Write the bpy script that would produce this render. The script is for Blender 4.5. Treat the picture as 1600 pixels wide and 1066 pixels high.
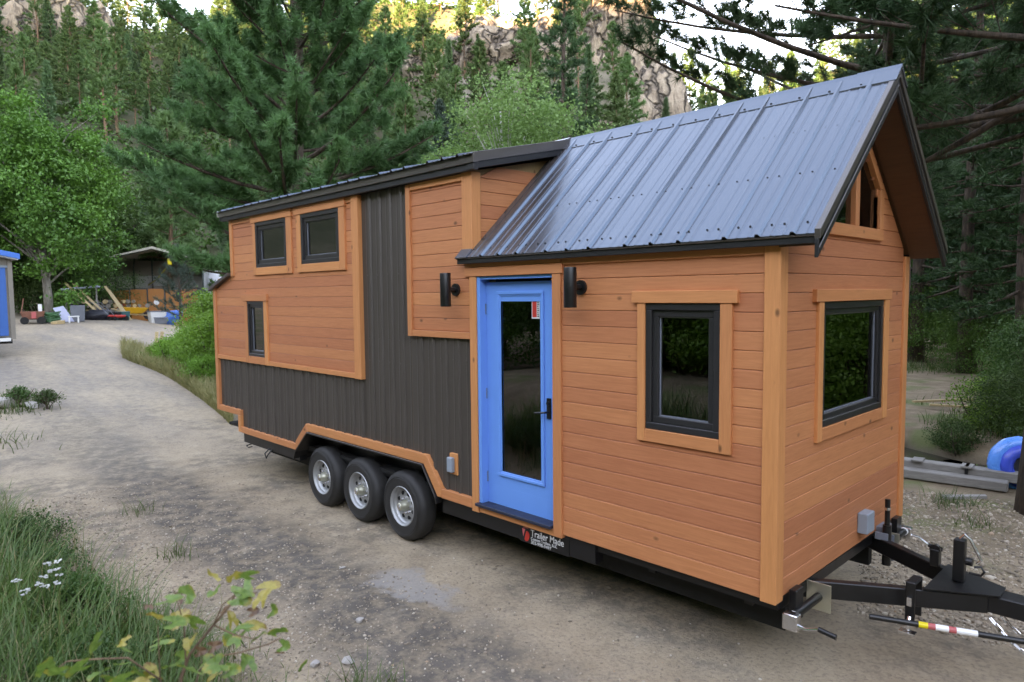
import bpy, bmesh, math, random
import numpy as np
from mathutils import Vector, Matrix

# ------------------------------------------------------------------ camera, sky, sun, exposure
scene = bpy.context.scene
for o in list(bpy.data.objects):
    bpy.data.objects.remove(o)
COL = scene.collection
CAM = np.array([1.96, -4.298, 2.683])
YAW, PIT, ROL = 2.369, -0.067, -0.010
FWD = Vector((math.cos(PIT)*math.cos(YAW), math.cos(PIT)*math.sin(YAW), math.sin(PIT)))
RT0 = Vector((math.sin(YAW), -math.cos(YAW), 0)); UP0 = RT0.cross(FWD)
RT = RT0*math.cos(ROL) + UP0*math.sin(ROL); UP = UP0*math.cos(ROL) - RT0*math.sin(ROL)
cd = bpy.data.cameras.new('camera'); cam = bpy.data.objects.new('camera', cd); COL.objects.link(cam)
m = Matrix((RT, UP, -FWD)).transposed().to_4x4(); m.translation = Vector(CAM); cam.matrix_world = m
cd.sensor_width = 36; cd.lens = 24.30; cd.clip_start = 0.05; cd.clip_end = 3000
cd.dof.use_dof = True; cd.dof.focus_distance = 6.8; cd.dof.aperture_fstop = 3.2
scene.camera = cam

SUN_EL = math.radians(17); SUN_DIR = Vector((0.34, -0.94, 0)).normalized()     # horizontal direction towards the sun
SUNV = Vector((SUN_DIR.x*math.cos(SUN_EL), SUN_DIR.y*math.cos(SUN_EL), math.sin(SUN_EL)))
world = bpy.data.worlds.new('World'); scene.world = world; world.use_nodes = True
nt = world.node_tree; bg = nt.nodes['Background']
sky = nt.nodes.new('ShaderNodeTexSky'); sky.sky_type = 'NISHITA'; sky.sun_disc = False
sky.sun_elevation = SUN_EL; sky.sun_rotation = math.atan2(SUN_DIR.x, SUN_DIR.y)
sky.altitude = 2200; sky.air_density = 1.0; sky.dust_density = 0.5; sky.ozone_density = 2.2
nt.links.new(sky.outputs[0], bg.inputs[0]); bg.inputs[1].default_value = 0.13
sl = bpy.data.lights.new('sun', 'SUN'); sun = bpy.data.objects.new('sun', sl); COL.objects.link(sun)
sl.energy = 2.3; sl.angle = math.radians(0.5); sl.color = (1.0, 0.86, 0.66)
sun.rotation_euler = SUNV.to_track_quat('Z', 'Y').to_euler(); sun.location = (60, -20, 60)
vs = scene.view_settings
vs.view_transform = 'Standard'; vs.look = 'None'; vs.gamma = 1; vs.use_curve_mapping = False; vs.exposure = 4.5
vs.use_white_balance = True; vs.white_balance_temperature = 14500; vs.white_balance_tint = 25    # the camera is balanced for open shade
cy = scene.cycles; cy.max_bounces = 5; cy.diffuse_bounces = 3; cy.glossy_bounces = 3; cy.transmission_bounces = 3; cy.transparent_max_bounces = 8; cy.caustics_reflective = False; cy.caustics_refractive = False
scene.render.resolution_x = 1024; scene.render.resolution_y = 682

RNG = np.random.RandomState(7)
random.seed(7)

# ------------------------------------------------------------------ material helpers
class NT:
    def __init__(s, name):
        s.m = bpy.data.materials.new(name); s.m.use_nodes = True
        s.t = s.m.node_tree; s.b = s.t.nodes['Principled BSDF']; s.out = s.t.nodes['Material Output']
    def n(s, kind, **kw):
        nd = s.t.nodes.new('ShaderNode'+kind)
        for k, v in kw.items():
            if k in nd.inputs: nd.inputs[k].default_value = v
            else: setattr(nd, k, v)
        return nd
    def l(s, a, b): s.t.links.new(a, b)
    def coord(s, scale=(1, 1, 1), kind='Object', rand=False):
        tc = s.n('TexCoord'); mp = s.n('Mapping'); mp.inputs['Scale'].default_value = scale
        src = tc.outputs[kind]
        if rand:
            oi = s.n('ObjectInfo'); mu = s.n('VectorMath', operation='MULTIPLY_ADD')
            mu.inputs[0].default_value = (17.3, 9.1, 23.7)
            cx = s.n('CombineXYZ'); s.l(oi.outputs['Random'], cx.inputs[0]); s.l(oi.outputs['Random'], cx.inputs[1]); s.l(oi.outputs['Random'], cx.inputs[2])
            s.l(cx.outputs[0], mu.inputs[1]); s.l(src, mu.inputs[2]); src = mu.outputs[0]
        s.l(src, mp.inputs[0]); return mp.outputs[0]
    def noise(s, vec, scale, detail=4, rough=.55, dist=0):
        nd = s.n('TexNoise'); nd.inputs['Scale'].default_value = scale; nd.inputs['Detail'].default_value = detail
        nd.inputs['Roughness'].default_value = rough; nd.inputs['Distortion'].default_value = dist
        s.l(vec, nd.inputs['Vector']); return nd.outputs['Fac']
    def ramp(s, fac, stops, interp='LINEAR'):
        r = s.n('ValToRGB'); r.color_ramp.interpolation = interp
        e = r.color_ramp.elements
        while len(e) < len(stops): e.new(0.5)
        for el, (p, c) in zip(e, stops):
            el.position = p; el.color = (c[0], c[1], c[2], 1) if not isinstance(c, (int, float)) else (c, c, c, 1)
        s.l(fac, r.inputs[0]); return r.outputs[0]
    def mix(s, fac, a, b, mode='MIX'):
        mx = s.n('Mix', data_type='RGBA', blend_type=mode)
        for sock, v in ((mx.inputs[0], fac), (mx.inputs[6], a), (mx.inputs[7], b)):
            if hasattr(v, 'is_output'): s.l(v, sock)
            elif isinstance(v, (int, float)): sock.default_value = v
            else: sock.default_value = (*v, 1)
        return mx.outputs[2]
    def math(s, op, a, b=0.0, clamp=False):
        mm = s.n('Math', operation=op); mm.use_clamp = clamp
        for sock, v in ((mm.inputs[0], a), (mm.inputs[1], b)):
            if hasattr(v, 'is_output'): s.l(v, sock)
            else: sock.default_value = v
        return mm.outputs[0]
    def bump(s, h, strength=.3, dist=.01):
        b = s.n('Bump'); b.inputs['Strength'].default_value = strength; b.inputs['Distance'].default_value = dist
        s.l(h, b.inputs['Height']); s.l(b.outputs[0], s.b.inputs['Normal'])
    def base(s, c):
        if hasattr(c, 'is_output'): s.l(c, s.b.inputs['Base Color'])
        else: s.b.inputs['Base Color'].default_value = (*c, 1)
    def set(s, **kw):
        for k, v in kw.items():
            k = k.replace('_', ' ')
            if hasattr(v, 'is_output'): s.l(v, s.b.inputs[k])
            else: s.b.inputs[k].default_value = v
        return s

M = {}
def wood(name, scale, c0, c1, knot=True):
    t = NT(name); v = t.coord(scale, rand=True)
    g = t.noise(v, 3.0, 6, .6, .6); g2 = t.noise(v, 14, 3, .6)
    col = t.ramp(g, [(.25, c0), (.75, c1)])
    col = t.mix(t.math('MULTIPLY', g2, .22), col, tuple(x*.55 for x in c0))
    oi = t.n('ObjectInfo'); hs = t.n('HueSaturation')
    t.l(t.math('ADD', t.math('MULTIPLY', oi.outputs['Random'], .22), .89), hs.inputs['Value'])
    t.l(t.math('ADD', t.math('MULTIPLY', oi.outputs['Random'], .007), .4965), hs.inputs['Hue'])
    t.l(col, hs.inputs['Color']); col = hs.outputs[0]
    # broad weather patches
    vb = t.coord((1.1, 1.1, 1.1)); col = t.mix(t.math('MULTIPLY', t.noise(vb, 1.6, 3), .25), col, tuple(x*.6 for x in c0))
    if knot:
        kv = t.coord((3.6, 3.6, 5.5) if scale[2] > 5 else (6, 6, 3.6), rand=True)
        vo = t.n('TexVoronoi'); vo.inputs['Scale'].default_value = 1.0; vo.inputs['Randomness'].default_value = 1; t.l(kv, vo.inputs['Vector'])
        k = t.ramp(vo.outputs['Distance'], [(.05, 1), (.125, 0)])
        gate = t.n('SeparateColor'); t.l(vo.outputs['Color'], gate.inputs[0])
        k = t.math('MULTIPLY', k, t.math('GREATER_THAN', gate.outputs[0], .5))
        col = t.mix(t.math('MULTIPLY', k, .8), col, (.10, .035, .012))
    t.base(col); t.set(Roughness=.55); t.bump(t.math('ADD', g, t.math('MULTIPLY', g2, .5)), .15, .004)
    M[name] = t.m
wood('siding', (1.3, 1.3, 22), (.50, .152, .062), (.66, .228, .100))
wood('trim_h', (1.3, 1.3, 18), (.58, .192, .070), (.73, .265, .104))
wood('trim_v', (18, 18, 1.3), (.58, .195, .070), (.73, .268, .104))
wood('inner', (18, 18, 1.3), (.34, .19, .09), (.45, .28, .14))
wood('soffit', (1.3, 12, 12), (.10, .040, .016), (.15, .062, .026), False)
wood('lumber', (2, 12, 12), (.48, .32, .16), (.62, .45, .25), False)
wood('ply', (14, 14, 1.2), (.42, .13, .03), (.55, .20, .05), False)
wood('greywood', (2, 14, 14), (.19, .175, .155), (.33, .31, .285), False)

def plain(name, c, rough=.5, metal=0, var=.12, spec=.5, coat=0, nscale=6, bump=0, crough=.1):
    t = NT(name); v = t.coord()
    n_ = t.noise(v, nscale, 5, .6)
    col = t.mix(n_, tuple(x*(1-var) for x in c), tuple(min(1, x*(1+var)) for x in c))
    t.base(col); t.set(Metallic=metal, Specular_IOR_Level=spec, Coat_Weight=coat, Coat_Roughness=crough)
    t.set(Roughness=t.math('ADD', t.math('MULTIPLY', t.noise(v, nscale*2.3, 4), .16), rough-.08))
    if bump: t.bump(t.noise(v, nscale*3, 4), bump, .01)
    M[name] = t.m; return t
plain('bronze', (.060, .048, .040), .42, var=.10, nscale=2)
plain('roofmetal', (.055, .045, .042), .24, metal=.0, var=.08, spec=.5, coat=0, nscale=1.5, bump=.02).set(IOR=2.3, Specular_Tint=(.40, .72, 1.0, 1))  # blue specular tint puts a bluer sky reflection onto the brown roof
plain('fascia', (.011, .011, .012), .45, var=.2)
plain('flashing', (.055, .044, .038), .32, spec=.8, coat=.3)
plain('windowframe', (.022, .021, .022), .35)
plain('blue', (.045, .275, .66), .38, var=.04)
plain('sill', (.012, .018, .035), .5)
plain('black', (.006, .006, .0065), .38, var=.3)
plain('underside', (.006, .006, .006), .8)
plain('tyre', (.018, .017, .016), .66, var=.5, nscale=7)
plain('rim', (.36, .37, .37), .45, metal=.6, var=.08)
plain('chrome', (.75, .76, .78), .22, metal=1)
plain('zinc', (.55, .53, .42), .4, metal=.9)
plain('greybox', (.22, .27, .31), .5)
plain('white', (.75, .75, .74), .5, var=.05)
plain('red', (.55, .03, .02), .5); plain('yellow', (.75, .55, .02), .5)
plain('pinkred', (.55, .10, .10), .5)
plain('deepblue', (.004, .13, .40), .45, var=.1); plain('roofblue', (.008, .18, .55), .4)
plain('greytrim', (.23, .20, .17), .6)
plain('panelwhite', (.42, .42, .42), .5, var=.1); plain('steelgreen', (.035, .05, .045), .5)
plain('roofcream', (.46, .42, .35), .5, var=.1)
plain('inflatable', (.0, .27, .74), .28, spec=.6); plain('inflatable_dark', (.004, .075, .50), .3, spec=.6)
plain('tarpblue', (.005, .17, .55), .4, var=.2); plain('tarpdark', (.012, .014, .022), .5); plain('teal', (.01, .12, .13), .4)
plain('lilac', (.42, .46, .62), .5); plain('orange', (.72, .33, .02), .5); plain('rust', (.22, .08, .05), .7, var=.4)
plain('hosegreen', (.02, .13, .05), .5); plain('hoseyellow', (.55, .48, .08), .5); plain('greyplastic', (.16, .18, .21), .5)
plain('stonegrey', (.36, .33, .30), .85, var=.35, bump=.5, nscale=9)
plain('sticker', (.62, .62, .60), .4, var=.05)

def glass():
    t = NT('glass'); t.t.nodes.remove(t.b)
    fr = t.n('Fresnel'); fr.inputs['IOR'].default_value = 2.35
    gl = t.n('BsdfGlossy'); gl.inputs['Roughness'].default_value = .015
    tr = t.n('BsdfTransparent'); tr.inputs[0].default_value = (.50, .56, .53, 1)
    mx = t.n('MixShader'); t.l(fr.outputs[0], mx.inputs[0]); t.l(tr.outputs[0], mx.inputs[1]); t.l(gl.outputs[0], mx.inputs[2])
    t.l(mx.outputs[0], t.out.inputs[0]); M['glass'] = t.m
glass()

def leafmat(name, c0, c1, trans=.35, rough=.5, c2=None, nscale=.6):
    t = NT(name); t.t.nodes.remove(t.b)
    geo = t.n('NewGeometry'); oi = t.n('ObjectInfo')
    n_ = t.noise(geo.outputs['Position'], nscale, 3, .6); n2 = t.noise(geo.outputs['Position'], nscale*9, 2)
    col = t.ramp(t.math('ADD', t.math('MULTIPLY', n_, .6), t.math('MULTIPLY', n2, .4)), [(.3, c0), (.68, c1)])
    if c2: col = t.mix(t.ramp(t.noise(geo.outputs['Position'], nscale*5, 2), [(.60, 0), (.68, 1)]), col, c2)
    hs = t.n('HueSaturation'); t.l(col, hs.inputs['Color'])
    t.l(t.math('ADD', t.math('MULTIPLY', oi.outputs['Random'], .45), .78), hs.inputs['Value'])
    t.l(t.math('ADD', t.math('MULTIPLY', oi.outputs['Random'], .03), .485), hs.inputs['Hue'])
    col = hs.outputs[0]
    d = t.n('BsdfDiffuse'); tl = t.n('BsdfTranslucent'); g = t.n('BsdfGlossy'); g.inputs['Roughness'].default_value = rough
    t.l(col, d.inputs[0]); t.l(col, tl.inputs[0])
    m1 = t.n('MixShader'); m1.inputs[0].default_value = trans; t.l(d.outputs[0], m1.inputs[1]); t.l(tl.outputs[0], m1.inputs[2])
    m2 = t.n('MixShader'); m2.inputs[0].default_value = .035; t.l(m1.outputs[0], m2.inputs[1]); t.l(g.outputs[0], m2.inputs[2])
    t.l(m2.outputs[0], t.out.inputs[0]); M[name] = t.m
leafmat('needle', (.042, .140, .050), (.100, .250, .085), .4)
leafmat('needle_dark', (.022, .080, .034), (.055, .140, .052), .3)
leafmat('needle_hill', (.050, .125, .042), (.112, .205, .068), .3, nscale=.25)  # needles lightened so their colour carries the hillside haze
leafmat('needle_slope', (.040, .108, .045), (.085, .170, .070), .3, nscale=.25)  # also lightened: slope haze is put into the fir colour
leafmat('needle_blue', (.045, .085, .065), (.085, .135, .100), .2)
leafmat('leaf', (.028, .100, .016), (.078, .200, .030), .25)
leafmat('leaf_dark', (.028, .080, .020), (.060, .135, .030), .3)
leafmat('leaf_aspen', (.11, .28, .075), (.19, .40, .12), .4)
leafmat('leaf_bush', (.062, .18, .022), (.15, .31, .042), .3)
leafmat('leaf_vine', (.09, .20, .03), (.17, .29, .05), .45, nscale=5)
leafmat('leaf_yellow', (.36, .27, .04), (.52, .36, .06), .4, nscale=5)
leafmat('leaf_brown', (.14, .055, .025), (.24, .10, .04), .3, nscale=5)
leafmat('grass', (.038, .095, .022), (.095, .175, .042), .35, c2=(.24, .21, .09), nscale=1.5)
leafmat('grass_dry', (.20, .18, .075), (.30, .26, .12), .3, c2=(.10, .15, .04), nscale=1.2)
leafmat('flower_white', (.55, .56, .52), (.72, .72, .70), .3, nscale=8)
def bark(name, c0, c1, sc):
    t = NT(name); v = t.coord((sc, sc, sc*.22)); n_ = t.noise(v, 6, 6, .65, .4)
    t.base(t.ramp(n_, [(.35, c0), (.68, c1)])); t.set(Roughness=.9); t.bump(n_, .8, .03); M[name] = t.m
bark('bark', (.035, .024, .018), (.13, .085, .06), 2)
bark('bark_red', (.09, .05, .03), (.27, .15, .09), 1.2)
bark('bark_grey', (.12, .11, .09), (.30, .27, .23), 2)
bark('bark_white', (.30, .29, .25), (.62, .60, .55), 1.5)

# ------------------------------------------------------------------ mesh helpers
def arr_mesh(name, V, F, smooth=False):
    me = bpy.data.meshes.new(name); V = np.asarray(V, np.float32); F = np.asarray(F, np.int32); k = F.shape[1]
    me.vertices.add(len(V)); me.vertices.foreach_set('co', V.ravel())
    me.loops.add(F.size); me.loops.foreach_set('vertex_index', F.ravel())
    me.polygons.add(len(F)); me.polygons.foreach_set('loop_start', np.arange(0, F.size, k, dtype=np.int32))
    me.update(calc_edges=True)
    if smooth: me.polygons.foreach_set('use_smooth', np.ones(len(F), bool))
    me.update()
    return me
class MB:
    def __init__(s): s.v = []; s.f = []
    def add(s, vs_, fs):
        b = len(s.v); s.v += [tuple(map(float, p)) for p in vs_]; s.f += [tuple(b+i for i in f) for f in fs]; return s
    def box(s, x0, x1, y0, y1, z0, z1):
        return s.add([(x0, y0, z0), (x1, y0, z0), (x1, y1, z0), (x0, y1, z0), (x0, y0, z1), (x1, y0, z1), (x1, y1, z1), (x0, y1, z1)],
                     [(0, 3, 2, 1), (4, 5, 6, 7), (0, 1, 5, 4), (1, 2, 6, 5), (2, 3, 7, 6), (3, 0, 4, 7)])
    def prism(s, bot, top):
        n = len(bot); return s.add(list(bot)+list(top), [tuple(range(n-1, -1, -1)), tuple(range(n, 2*n))]+[(i, (i+1) % n, n+(i+1) % n, n+i) for i in range(n)])
    def tube(s, pts, r, n=8, cap=True):
        pts = [Vector(p) for p in pts]; rs = r if isinstance(r, (list, tuple)) else [r]*len(pts); rings = []
        ref = None
        for i, p in enumerate(pts):
            d = (pts[min(i+1, len(pts)-1)]-pts[max(i-1, 0)]).normalized()
            if ref is None: ref = d.orthogonal().normalized()
            a = (ref-d*ref.dot(d)).normalized(); ref = a; b = d.cross(a)
            rings.append([p+(a*math.cos(t)+b*math.sin(t))*rs[i] for t in (2*math.pi*k/n for k in range(n))])
        V = [q for R_ in rings for q in R_]; F = []
        for i in range(len(pts)-1):
            for k in range(n): F.append((i*n+k, i*n+(k+1) % n, (i+1)*n+(k+1) % n, (i+1)*n+k))
        if cap: F += [tuple(range(n-1, -1, -1)), tuple(range((len(pts)-1)*n, len(pts)*n))]
        return s.add(V, F)
    def lathe(s, prof, c, axis='y', n=28, close=False, cap=True):      # prof: (radius, along)
        V = []; F = []
        for r, h in prof:
            for k in range(n):
                t = 2*math.pi*k/n; a, b = r*math.cos(t), r*math.sin(t)
                V.append((c[0]+a, c[1]+h, c[2]+b) if axis == 'y' else (c[0]+a, c[1]+b, c[2]+h) if axis == 'z' else (c[0]+h, c[1]+a, c[2]+b))
        m_ = len(prof)
        for i in range(m_ if close else m_-1):
            for k in range(n): j = (i+1) % m_; F.append((i*n+k, i*n+(k+1) % n, j*n+(k+1) % n, j*n+k))
        if cap and not close: F += [tuple(range(n)), tuple(range((m_-1)*n, m_*n))]
        return s.add(V, F)
    def build(s, name, mat, parent=None, smooth=False, recalc=True, bevel=0):
        off = parent_world(parent)
        V = np.array(s.v, float)-off
        me = bpy.data.meshes.new(name); me.from_pydata(V.tolist(), [], s.f)
        if recalc or bevel:
            bm = bmesh.new(); bm.from_mesh(me)
            if bevel: bmesh.ops.bevel(bm, geom=bm.edges[:], offset=bevel, segments=1, affect='EDGES', clamp_overlap=True)
            bmesh.ops.recalc_face_normals(bm, faces=bm.faces[:]); bm.to_mesh(me); bm.free()
        if smooth:
            for p in me.polygons: p.use_smooth = True
            try: me.set_sharp_from_angle(angle=math.radians(40))
            except Exception: pass
        me.materials.append(M[mat] if isinstance(mat, str) else mat)
        o = bpy.data.objects.new(name, me); COL.objects.link(o)
        if parent: o.parent = parent
        return o
def parent_world(p):
    v = np.zeros(3)
    while p is not None: v += np.array(p.location); p = p.parent
    return v
def tag(o, label=None, cat=None, group=None, kind=None):
    for k, v in (('label', label), ('category', cat), ('group', group), ('kind', kind)):
        if v: o[k] = v
    return o
def empty(name, loc, label=None, cat=None, group=None):
    o = bpy.data.objects.new(name, None); COL.objects.link(o); o.location = loc; o.empty_display_size = .2
    return tag(o, label, cat, group)
def copy_tree(o, parent=None):
    c = o.copy(); COL.objects.link(c); c.parent = parent
    for ch in o.children: copy_tree(ch, c)
    return c

# ------------------------------------------------------------------ terrain
_P = np.random.RandomState(3).rand(256, 256)
def vnoise(x, y):
    xi = np.floor(x).astype(int); yi = np.floor(y).astype(int); fx = x-xi; fy = y-yi
    fx = fx*fx*(3-2*fx); fy = fy*fy*(3-2*fy); g = lambda a, b: _P[a & 255, b & 255]
    return (g(xi, yi)*(1-fx)+g(xi+1, yi)*fx)*(1-fy)+(g(xi, yi+1)*(1-fx)+g(xi+1, yi+1)*fx)*fy
def fbm(x, y, o=4):
    s = 0; a = .5
    for i in range(o): s = s+a*(vnoise(x*2**i+7.3*i, y*2**i+3.1*i)-.5); a *= .5
    return s
def sstep(a, b, x): t = np.clip((x-a)/(b-a), 0, 1); return t*t*(3-2*t)
# azimuth (deg from the valley axis), ridge distance, ridge height, foot distance
_HT = np.array([(-180, 150, 22, 45), (-130, 150, 30, 40), (-95, 150, 50, 45), (-60, 150, 58, 48), (-48, 150, 60, 50), (-36.5, 145, 53, 52), (-33, 140, 52, 52), (-28, 140, 50, 50),
    (-24.8, 140, 50, 48), (-15, 130, 53, 46), (-10.5, 122, 51, 44), (-4, 112, 47, 42), (2, 100, 43, 40), (5.3, 95, 42, 42), (9, 95, 41, 44), (11, 95, 35, 46), (13, 95, 28, 48),
    (16, 115, 30, 46), (20, 140, 40, 46), (31, 150, 52, 46), (36.5, 150, 54, 46), (60, 150, 44, 42), (85, 150, 46, 42), (120, 150, 40, 45), (180, 150, 22, 45)], float)
CX = [-14, -8, -1.45, .3, 3.5, 9, 20]; CY = [14.6, 12.0, 8.5, 8.35, 8.3, 8.0, 6]
def creek_d(x, y):                                              # distance from the creek's centre line
    best = np.full(np.shape(x), 1e9)
    for i in range(len(CX)-1):
        ax, ay, bx_, by_ = CX[i], CY[i], CX[i+1], CY[i+1]; dx, dy = bx_-ax, by_-ay
        t = np.clip(((x-ax)*dx+(y-ay)*dy)/(dx*dx+dy*dy), 0, 1)
        best = np.minimum(best, np.hypot(x-ax-t*dx, y-ay-t*dy))
    return best
def polar(x, y):
    dx, dy = x-CAM[0], y-CAM[1]; r = np.hypot(dx, dy)
    a = np.degrees(np.arctan2(dx*RT0.x+dy*RT0.y, dx*math.cos(YAW)+dy*math.sin(YAW)))
    return r, a
def bank_edge(x): return -2.25-.085*np.maximum(0, -x-2.5)+.12*np.sin(x*1.7)+.25*fbm(x*.9, x*.3+5)
def H(x, y, fine=True):
    x = np.asarray(x, float); y = np.asarray(y, float)
    s = -x-9.5; z = .072*np.where(s > 3, s-1.5, np.where(s > 0, s*s/6, 0)); z = np.minimum(z, 2.35)
    z = z*(1-sstep(9, 22, y-.15*np.minimum(0, x)))
    bk = sstep(0, 2.3, bank_edge(x)-y)*1.02*(1-sstep(2.2, 4, x)); z = z+bk*(1-.8*sstep(8, 15, -x))
    cdist = creek_d(x, y); z = z-.62*(1-sstep(.8, 1.45, cdist))
    r, a = polar(x, y)
    rr = np.interp(a, _HT[:, 0], _HT[:, 1]); hh = np.interp(a, _HT[:, 0], _HT[:, 2]); rb = np.interp(a, _HT[:, 0], _HT[:, 3])
    t = (r-rb)/(rr-rb); tc = np.clip(t, 0, 1)
    hill = hh*(.25*tc+.75*tc**1.25)*np.where(t > 1, np.maximum(.55, 1-.25*(t-1)), 1)
    hill = hill+np.clip(t*3, 0, 1)*(7*fbm(x*.045, y*.045, 5))
    z = z+np.where(t > 0, hill, 0)
    if fine: z = z+.05*fbm(x*.5, y*.5, 4)*(1+2*sstep(12, 30, r))+.018*fbm(x*3, y*3, 3)
    return z
def Hs(x, y): return float(H(np.array([x]), np.array([y]))[0])

th = np.concatenate([np.linspace(-180, -46, 60, endpoint=False), np.linspace(-46, 46, 330, endpoint=False), np.linspace(46, 180, 60, endpoint=False)])
rad = np.concatenate([[.01, .4, .8, 1.2, 1.6], np.geomspace(1.9, 420, 330)])
TT, RR = np.meshgrid(np.radians(th), rad)
X = CAM[0]+RR*(np.cos(TT)*math.cos(YAW)+np.sin(TT)*RT0.x); Y = CAM[1]+RR*(np.cos(TT)*math.sin(YAW)+np.sin(TT)*RT0.y)
Z = H(X, Y); nT, nR = len(th), len(rad)
V = np.stack([X, Y, Z], -1).reshape(-1, 3)
ii, jj = np.meshgrid(np.arange(nR-1), np.arange(nT), indexing='ij'); j2 = (jj+1) % nT
F = np.stack([ii*nT+jj, ii*nT+j2, (ii+1)*nT+j2, (ii+1)*nT+jj], -1).reshape(-1, 4)[:, ::-1]
gme = arr_mesh('ground', V, F, True)
r_, a_ = polar(V[:, 0], V[:, 1]); rb_ = np.interp(a_, _HT[:, 0], _HT[:, 3])
def attr(me, name, val):
    at_ = me.attributes.new(name, 'FLOAT', 'POINT'); at_.data.foreach_set('value', np.asarray(val, np.float32))
road = (1-sstep(-.1, .9, bank_edge(V[:, 0])-V[:, 1]))*(1-sstep(np.where(V[:, 0] > -2, 2.4, 3.8), np.where(V[:, 0] > -2, 5.0, 6.5), V[:, 1]-.12*np.maximum(0, -V[:, 0]-8)-1.5*sstep(30, 40, -V[:, 0])+fbm(V[:, 0]*.4, V[:, 1]*.4)*1.5))*(1-sstep(-3, 3, r_-rb_))
attr(gme, 'road', road); attr(gme, 'hill', sstep(-4, 12, r_-rb_))
attr(gme, 'wet', 1-sstep(.8, 1.5, creek_d(V[:, 0], V[:, 1])))
attr(gme, 'rock', sstep(-8, -3, a_)*(1-sstep(17, 20, a_))*sstep(15, 24, r_-rb_)*np.clip(.55+2.2*fbm(V[:, 0]*.08+9, V[:, 1]*.08), 0, 1))
def ground_mat():
    t = NT('ground'); g = t.n('NewGeometry'); P = g.outputs['Position']
    A = lambda n_: (lambda nd: nd.outputs['Fac'])(t.n('Attribute', attribute_name=n_))
    nbig = t.noise(P, .35, 5, .6); nmid = t.noise(P, 2.2, 6, .65); nfin = t.noise(P, 28, 5, .7); nfin2 = t.noise(P, 90, 3, .7)
    dirt = t.ramp(nmid, [(.25, (.29, .212, .142)), (.55, (.40, .302, .208)), (.8, (.51, .40, .285))])
    dirt = t.mix(t.ramp(nfin, [(.3, .8), (.5, .12), (.62, 0)]), dirt, (.17, .135, .105))
    dirt = t.mix(t.ramp(nfin2, [(.66, 0), (.76, .55)]), dirt, (.50, .44, .36))
    # worn-through patches of old tarmac
    sp = t.n('SeparateXYZ'); t.l(P, sp.inputs[0]); x_, y_ = sp.outputs[0], sp.outputs[1]
    warp = t.math('MULTIPLY', t.math('SUBTRACT', nbig, .5), 1.3)
    yy = t.math('ADD', t.math('ADD', y_, t.math('MULTIPLY', x_, .02)), warp)
    def strip(c, w, soft): return t.math('SUBTRACT', 1.0, t.math('DIVIDE', t.math('SUBTRACT', t.math('ABSOLUTE', t.math('SUBTRACT', yy, c)), w), soft, True), True)
    edge = strip(-1.35, .34, .5)
    tar = t.ramp(nmid, [(.2, (.070, .060, .050)), (.8, (.155, .132, .110))])
    brk = t.ramp(t.noise(P, 4.5, 7, .72), [(.40, 0), (.56, 1)])
    brk2 = t.ramp(t.noise(P, .5, 6, .68), [(.46, 0), (.56, 1)])
    k = t.math('MULTIPLY', edge, t.math('ADD', t.math('MULTIPLY', brk, .62), .36), True)
    k = t.math('MAXIMUM', k, t.math('MULTIPLY', t.math('MULTIPLY', brk, brk2), .7))
    col = t.mix(k, dirt, tar)
    # smooth pale-grey tarmac remnant
    dx = t.math('MULTIPLY', t.math('ADD', t.math('ADD', x_, 3.15), t.math('MULTIPLY', warp, .9)), 1.0); dy = t.math('ADD', y_, t.math('ADD', .66, t.math('MULTIPLY', t.math('SUBTRACT', nmid, .5), 1.1)))
    e2 = t.math('ADD', t.math('MULTIPLY', t.math('MULTIPLY', dx, dx), .9), t.math('MULTIPLY', t.math('MULTIPLY', dy, dy), 6.5))
    sm = t.ramp(e2, [(.14, 1), (.42, 0)])
    col = t.mix(t.math('MULTIPLY', sm, .65), col, t.mix(nfin, (.27, .255, .235), (.34, .32, .30)))
    # far road lies under pale dust, streaked by tracks
    far = t.ramp(t.math('DIVIDE', t.math('MULTIPLY', x_, -1.0), 40.0), [(.20, 0), (.40, 1)])
    mpf = t.n('Mapping'); mpf.inputs['Scale'].default_value = (.25, 1.1, 1); t.l(P, mpf.inputs[0]); fcol = t.mix(t.ramp(t.noise(mpf.outputs[0], .8, 7, .68), [(.38, 0), (.6, 1)]), (.43, .34, .245), (.27, .235, .20)); fcol = t.mix(t.ramp(t.noise(P, 7, 6, .7), [(.42, .55), (.55, 0)]), fcol, (.20, .165, .135))
    col = t.mix(t.math('MULTIPLY', far, .75), col, fcol)
    soil = t.ramp(nmid, [(.25, (.13, .092, .060)), (.55, (.23, .168, .112)), (.8, (.33, .255, .18))])
    soil = t.mix(t.ramp(t.noise(P, .8, 5), [(.5, 0), (.62, .8)]), soil, (.10, .135, .045))
    col = t.mix(A('road'), soil, col)
    hill = t.ramp(t.noise(P, .35, 6, .65), [(.3, (.035, .045, .020)), (.55, (.065, .065, .035)), (.75, (.14, .115, .08))])
    col = t.mix(A('hill'), col, hill)
    rockc = t.ramp(t.noise(P, .5, 7, .7), [(.3, (.13, .105, .085)), (.5, (.30, .25, .20)), (.75, (.42, .36, .30))])
    col = t.mix(A('rock'), col, rockc)
    wet = t.ramp(t.math('ADD', A('wet'), t.math('MULTIPLY', t.math('SUBTRACT', nmid, .5), .5)), [(.35, 0), (.6, 1)])
    col = t.mix(wet, col, (.12, .095, .070))
    t.base(col); t.set(Roughness=.93, Specular_IOR_Level=.25)
    h = t.math('ADD', t.math('MULTIPLY', nfin, .6), t.math('ADD', t.math('MULTIPLY', nfin2, .35), t.math('MULTIPLY', k, -.25)))
    t.bump(h, .75, .03); M['ground'] = t.m
ground_mat(); gme.materials.append(M['ground'])
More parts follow.
